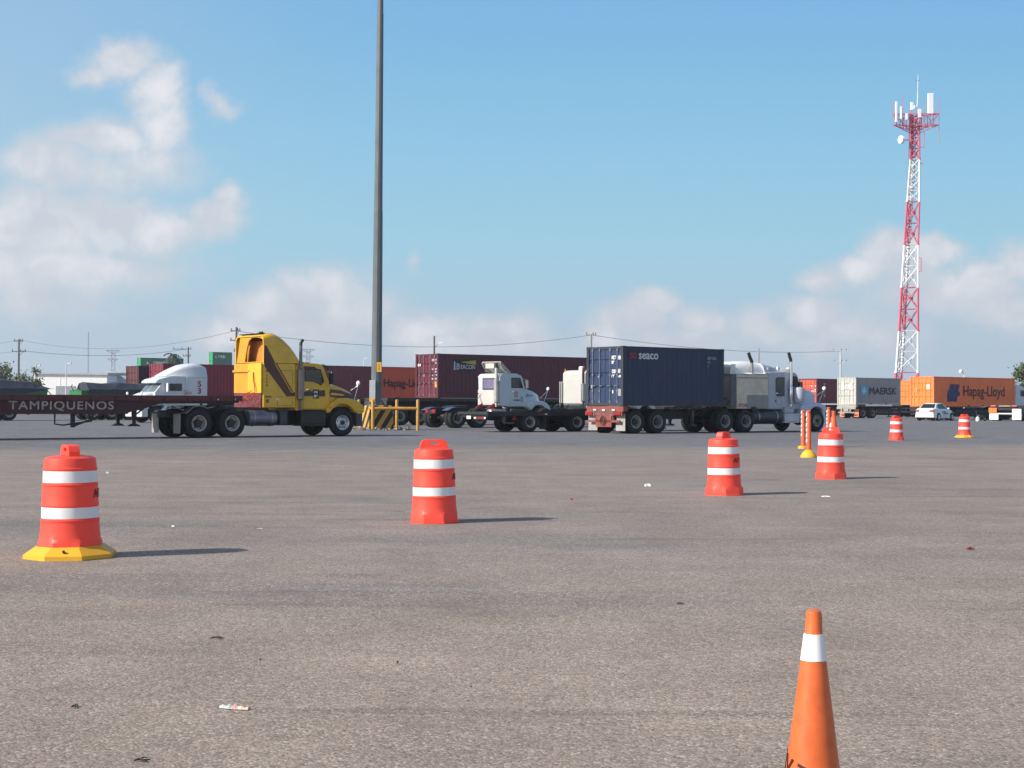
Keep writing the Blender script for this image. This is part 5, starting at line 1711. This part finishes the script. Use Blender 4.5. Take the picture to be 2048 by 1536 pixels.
# ================================================================== lattice tower
TY = 190
tr = mat('tower_red', (.62, .095, .16), .5, var=.06)
tw = mat('tower_white', (.80, .80, .82), .45, var=.04)
lad = mat('ladder_grey', (.16, .17, .19), .5, .4)
tt_ = thing('lattice_tower', 'tall red and white lattice radio tower with antenna head', 'tower', (gx(1814, TY), TY, 0))
LV = [0, 5.4, 10.7, 16.2, 21.65, 27.1, 32.5, 38.0]
XL = [-1.74, -1.39, -1.01, -.70, -.35, 0.0, .38, .42]
XR = [1.39, 1.39, 1.39, 1.39, 1.40, 1.55, 1.56, 1.54]
XB = [-.25, -.1, .15, .32, .5, .75, .95, .97]
YB = [2.7, 2.4, 2.0, 1.75, 1.5, 1.3, 1.0, .95]
secm = [0, 1, 0, 1, 0, 1, 0]          # 0 red, 1 white


def lpos(k, z):
    for i in range(len(LV) - 1):
        if LV[i] <= z <= LV[i + 1] + 1e-6:
            f = (z - LV[i]) / (LV[i + 1] - LV[i])
            xs = (XL, XR, XB)[k]
            y = 0 if k < 2 else YB[i] + (YB[i + 1] - YB[i]) * f
            return Vector((xs[i] + (xs[i + 1] - xs[i]) * f, y, z))


for k in range(3):
    b = MB()
    for i in range(7):
        b.mi = secm[i]
        b.cyl(lpos(k, LV[i]), lpos(k, LV[i + 1]), .15 - .008 * i, n=10)
        b.cyl(lpos(k, max(0, LV[i] - .06)), lpos(k, LV[i] + .1), .21 - .008 * i, n=10)
    b.build('leg', [tr, tw], tt_, 40)
for i in range(7):
    b = MB()
    n = 2 if i < 5 else 4
    if i == 0:
        n = 1
    for j in range(n):
        z0 = LV[i] + (LV[i + 1] - LV[i]) * j / n
        z1 = LV[i] + (LV[i + 1] - LV[i]) * (j + 1) / n
        for p, q in ((0, 1), (1, 2), (2, 0)):
            b.cyl(lpos(p, z0), lpos(q, z1), .055, n=6)
            b.cyl(lpos(q, z0), lpos(p, z1), .055, n=6)
            b.cyl(lpos(p, z1), lpos(q, z1), .045, n=6)
            if not secm[i]:
                m_ = (lpos(p, (z0 + z1) / 2) + lpos(q, (z0 + z1) / 2)) / 2
                b.box(m_.x - .16, m_.x + .16, m_.y - .03, m_.y + .03, m_.z - .16, m_.z + .16)
    b.build('bracing', tw if secm[i] else tr, tt_)
b = MB()
for i in range(len(LV) - 1):
    for off in (-.22, .22):
        p0, p1 = (lpos(0, LV[i]) * .5 + lpos(2, LV[i]) * .5), (lpos(0, LV[i + 1]) * .5 + lpos(2, LV[i + 1]) * .5)
        o = Vector((off + .25, -.05, 0))
        b.cyl(p0 + o, p1 + o, .035, n=6)
zz = .4
while zz < 37.5:
    p0 = lpos(0, zz) * .5 + lpos(2, zz) * .5 + Vector((.25, -.05, 0))
    b.cyl(p0 - Vector((.22, 0, 0)), p0 + Vector((.22, 0, 0)), .03, n=5)
    zz += .4
b.build('ladder', lad, tt_)
b = MB()
for o in (.02, .09, .16):
    for i in range(len(LV) - 1):
        p0, p1 = (lpos(0, LV[i]) * .5 + lpos(2, LV[i]) * .5), (lpos(0, LV[i + 1]) * .5 + lpos(2, LV[i + 1]) * .5)
        b.cyl(p0 + Vector((o - .3, .1, 0)), p1 + Vector((o - .3, .1, 0)), .03, n=5)
b.build('feeder_cable', blk, tt_)
cx = 1.0
b = MB()
hd = [Vector((cx + 3.1 * math.cos(R(an)), .4 + 3.1 * math.sin(R(an)), 0)) for an in (200, 335, 85)]
for z in (36.7, 38.1):
    for i in range(3):
        p, q = hd[i] + Vector((0, 0, z)), hd[(i + 1) % 3] + Vector((0, 0, z))
        b.cyl(p, q, .05, n=6)
        for f in (.0, .33, .66):
            b.cyl(p.lerp(q, f), Vector((cx, .4, z)), .04, n=6)
        b.cyl(Vector((cx, .4, 35.6)), p, .05, n=6)
        for f in (.2, .4, .6, .8):
            m_ = p.lerp(q, f)
            b.cyl(Vector((m_.x, m_.y, 36.7)), Vector((m_.x, m_.y, 38.1)), .035, n=5)
            b.cyl(Vector((m_.x, m_.y, 36.7)), q.lerp(p, max(0, .8 - f)) * 1.0 + Vector((0, 0, 38.1 - z)), .03, n=5)
b.build('platform', tr, tt_)
for x, y, z0, z1 in ((-2.0, -.6, 36.2, 39.6), (-.75, -.6, 36.6, 40.7), (3.9, -.5, 34.2, 40.2), (2.2, .2, 36.6, 39.6), (3.75, .8, 36.6, 39.4), (1.0, 2.6, 36.6, 39.6), (.45, -.4, 36.6, 39.3)):
    MB().cyl((x, y, z0), (x, y, z1), .03, n=6).build('antenna_pole', tr, tt_)
for x, y, z0, z1, w, d in ((-1.62, -.85, 37.0, 39.6, .13, .12), (-.98, -.75, 37.4, 39.0, .14, .12), (2.75, -.7, 38.1, 40.7, .34, .2), (-.3, -.9, 37.3, 38.1, .13, .12), (1.35, -.8, 37.6, 38.7, .2, .14), (.45, -.5, 38.6, 39.6, .17, .14), (1.7, .3, 37.7, 38.5, .2, .2)):
    MB().box(x - w, x + w, y - d, y + d, z0, z1).build('panel_antenna', tw, tt_, None, .03)
b = MB().lathe([(.001, .12), (.3, .08), (.5, -.1), (.5, -.45), (.35, -.5), (.001, -.5)], 24, 'y', (0, 0, 0), False)
o = b.build('dish_antenna', tw, tt_, 40, 0, (-.55, -.1, 34.9))
o.rotation_euler = (0, 0, R(-65))
b = MB()
b.cyl((-.25, -.05, 34.9), (.45, .0, 34.9), .06, n=8)
b.cyl((.42, 0, 34.2), (.42, 0, 36.2), .05, n=8)
for p, q in (((1.5, 0, 36.2), (2.1, -.1, 36.2)), ((2.1, -.1, 36.2), (2.1, -.1, 34.0)), ((2.1, -.1, 34.0), (1.5, 0, 34.0)), ((1.5, 0, 31.9), (1.95, 0, 32.0)), ((1.95, 0, 32.0), (1.95, 0, 31.6))):
    b.cyl(p, q, .05, n=6)
b.tube([(1.45, -.1, 19.9), (1.75, -.1, 19.9), (1.75, -.1, 18.2), (1.45, -.1, 18.2)], .06, 6)
b.build('side_bracket', tr, tt_)
MB().tube([(1.2, 0, 38.1), (1.3, 0, 40), (1.38, 0, 43.2)], [.06, .05, .03], 6).build('whip_antenna', tw, tt_)
MB().lathe([(.001, 38.1), (.16, 38.15), (.2, 38.4), (.12, 38.6), (.001, 38.62)], 12, 'z', (.75, -.5, .6)).build('beacon_lamp', tw, tt_)

# ================================================================== buildings, poles, wires, trees beyond
bw = mat('building_white', (.74, .73, .70), .8, var=.05, dirt=.15, dcol=(.5, .48, .44), vs=.3)
Yb = 230


def shed(label, px0, px1, ytop0, ytop1, Y, depth, m):
    x0, x1 = gx(px0, Y), gx(px1, Y)
    z0, z1 = [H + (802.5 - q) * Y / F for q in (ytop0, ytop1)]
    t = thing('warehouse', label, 'building', (x0, Y, 0))
    w = x1 - x0
    MB().prism([(0, 0), (w, 0), (w, z1), (0, z0)], 0, depth).build('wall', m, t)
    MB().prism([(-.2, z0), (w + .2, z1), (w + .2, z1 + .25), (-.2, z0 + .25)], -.3, depth + .3).build('roof', mat('roof_grey', (.42, .43, .45), .6), t)
    b = MB()
    for i in range(1, int(w / 4)):
        b.box(i * 4 - .05, i * 4 + .05, -.03, -.002, .2, min(z0, z1) - .2)
    b.build('pilaster', m, t)
    MB().box(w * .3, w * .3 + 3, -.05, -.002, 0, 3.6).build('shutter_door', mat('shutter_grey', (.3, .32, .34), .6), t)
    return t


shed('long low white warehouse behind the green tippers', 68, 214, 749, 750, Yb, 25, mat('warehouse_white', (.86, .85, .82), .8, var=.04))
shed('smaller white warehouse with bluish shade in its colour, left of the old maroon container', 215, 262, 745.5, 746.5, 236, 20, mat('warehouse_shaded', (.42, .50, .56), .7, var=.05))  # wall colour carries the shade of this face

conc = mat('pole_concrete', (.30, .30, .30), .8, var=.1)
wood = mat('pole_grey', (.13, .125, .12), .8, var=.15)
insm = mat('insulator', (.16, .15, .15), .4)


def upole(label, px, Y, ytop, arms, m, hor=None, dark=False, lamp=None, trafo=False):
    hz_ = 806 + (px - 1024) * math.tan(R(.25))
    zt = H + (hz_ - ytop) * Y / F
    t = thing('utility_pole', label, 'pole', (gx(px, Y), Y, 0), 0, 'utility poles beyond the yard')
    MB().lathe([(.19, 0), (.12, zt), (.001, zt)], 10).build('pole', m, t, 40)
    for (dz, xl, xr, tilt) in arms:
        z = zt - dz
        b = MB().box(xl, xr, -.06, .06, z - .06, z + .06)
        b.tube([(0, -.05, z - .7), ((xl + xr) / 2 + (xr - xl) * .33, -.05, z - .05)], .03, 5)
        b.build('cross_arm', m, t)
        n = 3
        for i in range(n):
            x = xl + .1 + (xr - xl - .2) * i / (n - 1)
            if abs(x) < .16:
                x += .25
            MB().lathe([(.03, z + .06), (.09, z + .14), (.05, z + .18), (.09, z + .24), (.03, z + .34), (.001, z + .34)], 8, 'z', (x, 0, 0)).build('insulator', insm, t)
    if trafo:
        MB().lathe([(.001, zt - 4.0), (.25, zt - 3.98), (.27, zt - 3.3), (.2, zt - 3.2), (.001, zt - 3.2)], 12, 'z', (-.5, 0, 0)).build('transformer', conc, t)
    if lamp:
        b = MB().tube([(0, 0, zt - lamp), (.5, 0, zt - lamp + .45)], .035, 6)
        b.mi = 1
        b.prism([(.45, zt - lamp + .40), (1.25, zt - lamp + .62), (1.2, zt - lamp + .85), (.6, zt - lamp + .7)], -.16, .16)
        b.build('street_light', [m, white], t)
    return zt


upole('grey utility pole with two cross arms left of the white warehouse', 37, 210, 678, [(.3, -.7, .6, 0), (1.75, -1.0, 1.0, 0)], wood)
upole('utility pole standing between the red container and the palm', 376, 250, 694, [(.35, -2.6, .5, 0), (1.5, -.9, .4, 0)], wood)
upole('tall utility pole with three cross arms left of the yellow truck fairing', 472, 180, 654, [(.45, -.7, .5, 0), (1.6, -.75, .9, 0), (2.9, -.3, .7, 0)], wood)
upole('slim pole with a street light above the lighthouse container', 868, 200, 672, [], wood, lamp=1.55)
upole('pole top above the left end of the dark blue container', 1182, 200, 668, [(.1, -.7, .7, 0)], conc)
upole('thin pole behind the bare metal sleeper', 1517, 230, 697, [], conc)
upole('pale concrete pole with two cross arms above the grey container', 1681, 260, 700, [(.1, -1.3, 1.1, 0), (2.0, -1.1, 1.1, 0)], mat('pole_pale', (.55, .55, .54), .8))


def lamppost(label, px, Y, ytop, flip=1):
    hz_ = 806 + (px - 1024) * math.tan(R(.25))
    zt = H + (hz_ - ytop) * Y / F
    t = thing('street_lamp', label, 'street lamp', (gx(px, Y), Y, 0), 0, 'white street lamps')
    MB().lathe([(.09, 0), (.06, zt), (.001, zt)], 8).build('pole', white, t, 40)
    b = MB().prism([(-.1, zt), (.2, zt + .25), (.75, zt + .32), (.7, zt + .05), (.25, zt - .02)], -.18, .18)
    o = b.build('lamp_head', white, t)
    o.scale = (flip, 1, 1)


lamppost('white street lamp at the right edge of the leafy trees', 70, 215, 733)
lamppost('white street lamp over the middle of the white warehouse', 132, 215, 729)
lamppost('faint street lamp just left of the light mast', 727, 330, 718)
Yd = 175
t = thing('camera_post', 'white dome camera on a short post above the bright orange container', 'camera', (gx(1928, Yd), Yd, 0))
MB().lathe([(.07, 0), (.06, 4.95), (.001, 4.95)], 8).build('pole', white, t)
b = MB().lathe([(.001, 5.0), (.2, 5.02), (.27, 5.2), (.2, 5.4), (.001, 5.45)], 16, 'z', (-.35, 0, 0))
b.tube([(-.2, 0, 5.2), (0, 0, 4.9)], .03, 6)
b.build('dome', white, t, 40)

wm = mat('wire', (.16, .16, .18), .6)


def wire(label, p, q, sag, r=.028):
    b = MB()
    pts_ = []
    for i in range(17):
        f = i / 16
        v_ = Vector(p).lerp(Vector(q), f)
        v_.z -= sag * 4 * f * (1 - f)
        pts_.append(v_)
    b.tube(pts_, r, 5)
    tag(b.build('power_line', wm), label, 'power line', 'power lines between the poles')


def at(px, py, Y):
    return (gx(px, Y), Y, H + (806 + (px - 1024) * math.tan(R(.25)) - py) * Y / F)


wire('power line rising from the left pole top to the tall pole', at(37, 679, 210), at(471, 661, 180), 1.7)
wire('power line from the left pole cross arm to the pole by the palm', at(40, 701, 210), at(372, 698, 250), .9)
wire('power line entering from the left edge at the left pole top', at(-120, 694, 230), at(37, 680, 210), .3)
wire('lower power line entering from the left edge at the left pole', at(-120, 700, 230), at(34, 702, 210), .5)
wire('long power line from the tall pole passing behind the mast', at(474, 662, 180), at(1182, 670, 200), 1.75)
wire('power line from behind the dark blue container to the pale pole', at(1183, 670, 200), at(1680, 702, 260), 1.0)

# far lattice structures
wallm = mat('shade_wall_dark', (.030, .033, .040), .85, var=.3, vs=.2, dirt=.4, dcol=(.05, .055, .05))
b = MB().box(gx(-150, 186), gx(2230, 186), 186, 186.2, 0, 1.05)  # added dark strip, stands in for shade in the gaps under trailers
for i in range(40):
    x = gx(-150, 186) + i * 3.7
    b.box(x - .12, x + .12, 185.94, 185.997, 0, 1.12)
tag(b.build('added_shade_wall', wallm), 'long dark wall added to stand in for shade beneath the parked trailers', 'wall')
far = mat('far_steel', (.30, .32, .37), .7)


def pylon(label, px, Y, ytop, arms):
    zt = at(px, ytop, Y)[2]
    t = thing('power_pylon', label, 'pylon', (gx(px, Y), Y, 0), R(20), 'power pylons on the horizon')
    b = MB()
    w = lambda z: 3.6 * max(.18, 1 - z / (zt * .62)) if z < zt * .55 else .9
    nn = 9
    zs = [zt * i / nn for i in range(nn + 1)]
    for i in range(nn):
        a0, a1 = w(zs[i]), w(zs[i + 1])
        c0 = [(-a0, -a0), (a0, -a0), (a0, a0), (-a0, a0)]
        c1 = [(-a1, -a1), (a1, -a1), (a1, a1), (-a1, a1)]
        for k in range(4):
            b.cyl((*c0[k], zs[i]), (*c1[k], zs[i + 1]), .16, n=4)
            b.cyl((*c0[k], zs[i]), (*c1[(k + 1) % 4], zs[i + 1]), .09, n=4)
    b.build('tower', far, t)
    for dz, half in arms:
        b = MB()
        for y in (-.6, .6):
            b.cyl((-half, 0, zt - dz + .5), (half, 0, zt - dz + .5), .13, n=4)
            b.cyl((-half, 0, zt - dz + .5), (0, y, zt - dz - 1.2), .12, n=4)
            b.cyl((half, 0, zt - dz + .5), (0, y, zt - dz - 1.2), .12, n=4)
            for k in (-.6, -.3, .3, .6):
                b.cyl((half * k, 0, zt - dz + .5), (half * k, y * (1 - abs(k)), zt - dz - 1.2 * (1 - abs(k))), .08, n=4)
        b.build('arm', far, t)


pylon('grey lattice pylon on the horizon behind the white warehouses', 225.5, 800, 699, [(1, 3.6), (5.6, 2.6)])
pylon('grey lattice pylon on the horizon above the yellow truck hood', 616, 800, 697, [(1, 3.6), (4.5, 3.0)])
Ya = 650
t = thing('radio_mast', 'thin guyed radio mast rising behind the white warehouse', 'mast', (gx(176, Ya), Ya, 0))
zt = at(176, 664, Ya)[2]
b = MB()
for k in range(3):
    an = k * 2.094
    b.cyl((.28 * math.cos(an), .28 * math.sin(an), 0), (.2 * math.cos(an), .2 * math.sin(an), zt), .06, n=4)
for i in range(30):
    z = zt * i / 30
    b.cyl((.28, 0, z), (-.14, .22, z + zt / 30), .05, n=4)
b.build('lattice', far, t)

# container stacks of the terminal
gr, grd = cpaint('terminal_green', (.012, .15, .058), (.02, .34, .10))


def stack(label, px, Y, a, L, n, seen):
    loc = spot(px, Y, a, 1.22)
    for k in range(n):
        c = container(label if k == n - 1 else label.replace('topmost', 'lower'), 0, 0, a, 0, L, gr, grd, None, grd, 'green containers stacked in the far terminal', (loc[0], loc[1], .001 + k * 2.597), detail=False)
        if k == n - 1:
            dashes([(L * .3, .9, L * .34, .75)], ws, c, ('side', -1.226), seed=70)
            MB().prism([(L * .12, .9), (L * .2, .9), (L * .16, 1.7)], -1.231, -1.226).build('logo', ws, c)


stack('topmost green container of the short stack behind the old maroon container', 281, 400, R(36), 12.19, 5, 1)
stack('topmost green container of the tall stack left of the yellow truck', 425, 430, R(36), 6.06, 6, 2)

# vegetation


def leaf_mat(name, a_, b_):
    m = bpy.data.materials.new(name)
    m.use_nodes = True
    t = m.node_tree
    co = N(t, 'ShaderNodeTexCoord').outputs['Object']
    n1 = N(t, 'ShaderNodeTexNoise', {'Vector': co, 'Scale': 3.0, 'Detail': 4.0}).outputs[0]
    c = mixc(t, rng(t, n1, .35, .65), a_, b_)
    bs = t.nodes['Principled BSDF']
    t.links.new(c, bs.inputs['Base Color'])
    bs.inputs['Roughness'].default_value = .6
    return m


leafm = leaf_mat('leaves_grey_green', (.10, .12, .075), (.20, .21, .15))
leafg = leaf_mat('leaves_green', (.045, .075, .02), (.11, .15, .05))
bark = mat('bark', (.10, .085, .07), .9, var=.2)


def tree(label, x, Y, h, rad, m, seed, n=1600, name='broadleaf_tree', sparse=1.0, leaf=.16):
    r = random.Random(seed)
    t = thing(name, label, 'tree', (x, Y, 0), 0, 'trees beyond the yard')
    b = MB()
    b.tube([(0, 0, 0), (.08, .03, h * .25), (.02, -.05, h * .5)], [.17, .13, .08], 8)
    tips = []
    for i in range(9):
        an, e = r.uniform(0, 6.28), r.uniform(.3, 1)
        tip = Vector((rad * .8 * e * math.cos(an), rad * .8 * e * math.sin(an), h * r.uniform(.58, .95)))
        base = Vector((.03, -.02, h * r.uniform(.25, .5)))
        b.tube([base, base.lerp(tip, .5) + Vector((0, 0, .15)), tip], [.06, .04, .015], 5)
        tips.append(tip)
    b.build('trunk', bark, t)
    b = MB()
    for i in range(n):
        c_ = r.choice(tips)
        d = Vector((r.gauss(0, 1), r.gauss(0, 1), r.gauss(0, .7))) * rad * .22 * sparse
        p = c_ + d
        u = Vector((r.gauss(0, 1), r.gauss(0, 1), r.gauss(0, 1))).normalized()
        w = u.cross(Vector((r.gauss(0, 1), r.gauss(0, 1), r.gauss(0, 1)))).normalized()
        s_ = leaf * r.uniform(.6, 1.3)
        b.add([p - u * s_, p + w * s_ * .5, p + u * s_, p - w * s_ * .5], [(0, 1, 2, 3)])
    b.build('crown', m, t)


tree('sparse grey green tree behind the leftmost tarpaulin, at the left edge', gx(6, 140), 140, 4.6, 1.7, leafm, 3, 800, sparse=.9)
tree('sparse grey green tree behind the leftmost tarpaulin, right of the utility pole', gx(56, 138), 138, 4.3, 1.5, leafm, 8, 700, sparse=.9)
tree('low grey green tree behind the leftmost tarpaulin, between the two sparse ones', gx(28, 145), 145, 3.9, 1.6, leafm, 18, 500, sparse=1.0)
tree('green tree at the right edge of the picture beyond the white cab', gx(2052, 165), 165, 5.9, 1.6, leafg, 5, 1500)
tree('low green tree beyond the front of the bright orange container', gx(2006, 190), 190, 4.3, 1.5, leafg, 15, 900)
# palm
Yp = 262
t = thing('palm_tree', 'dark palm leaning over the green containers at left', 'tree', (gx(347, Yp), Yp, 0), 0, 'trees beyond the yard')
b = MB().tube([(0, 0, 0), (.15, 0, 4), (-.1, 0, 9.6)], [.22, .17, .13], 8)
b.build('trunk', bark, t)
b = MB()
r_ = random.Random(9)
for i in range(22):
    an = r_.uniform(0, 6.28)
    up = r_.uniform(-.6, 1.2)
    ln = r_.uniform(1.3, 2.0)
    prev = Vector((-.1, 0, 9.6))
    for k in range(1, 7):
        f = k / 6
        p = Vector((-.1 + ln * f * math.cos(an), ln * f * math.sin(an), 9.6 + up * f - 1.3 * f * f))
        side = Vector((-math.sin(an), math.cos(an), 0))
        for s in (-1, 1):
            q = side * s * .45 * (1 - f * .5)
            b.add([prev, p, p.lerp(prev, .3) + q + Vector((0, 0, -.25))], [(0, 1, 2)])
        prev = p
b.build('frond_crown', mat('palm_leaf', (.035, .05, .03), .7, var=.3), t)

# bird
p = at(1836, 160, 150)
b = MB()
b.tube([(-.22, 0, 0), (-.1, 0, .02), (.1, 0, .03), (.25, 0, .01)], [.02, .06, .06, .02], 6)
for s in (-1, 1):
    b.loft([[(-.08, 0, .03), (.1, 0, .03), (.1, 0, .045), (-.08, 0, .045)], [(-.14, s * .35, .14), (.04, s * .35, .14), (.04, s * .35, .15), (-.14, s * .35, .15)], [(-.2, s * .7, .06), (-.12, s * .7, .06), (-.12, s * .7, .065), (-.2, s * .7, .065)]])
o = b.build('bird', mat('bird_dark', (.02, .02, .025), .7), None, None, 0, p)
o.rotation_euler = (0, 0, R(60))
o.scale = (.45, .45, .45)
tag(o, 'dark bird in flight above the lattice tower', 'bird')

# ================================================================== thin morning haze
hm = bpy.data.materials.new('haze')
hm.use_nodes = True
t_ = hm.node_tree
t_.nodes.clear()
pv = N(t_, 'ShaderNodeVolumePrincipled', {'Color': (.80, .86, .95, 1), 'Density': .0003, 'Anisotropy': .3})
ho = N(t_, 'ShaderNodeOutputMaterial')
t_.links.new(pv.outputs[0], ho.inputs['Volume'])
tag(MB().box(-420, 420, -40, 960, -1, 50).build('haze', hm), kind='stuff')
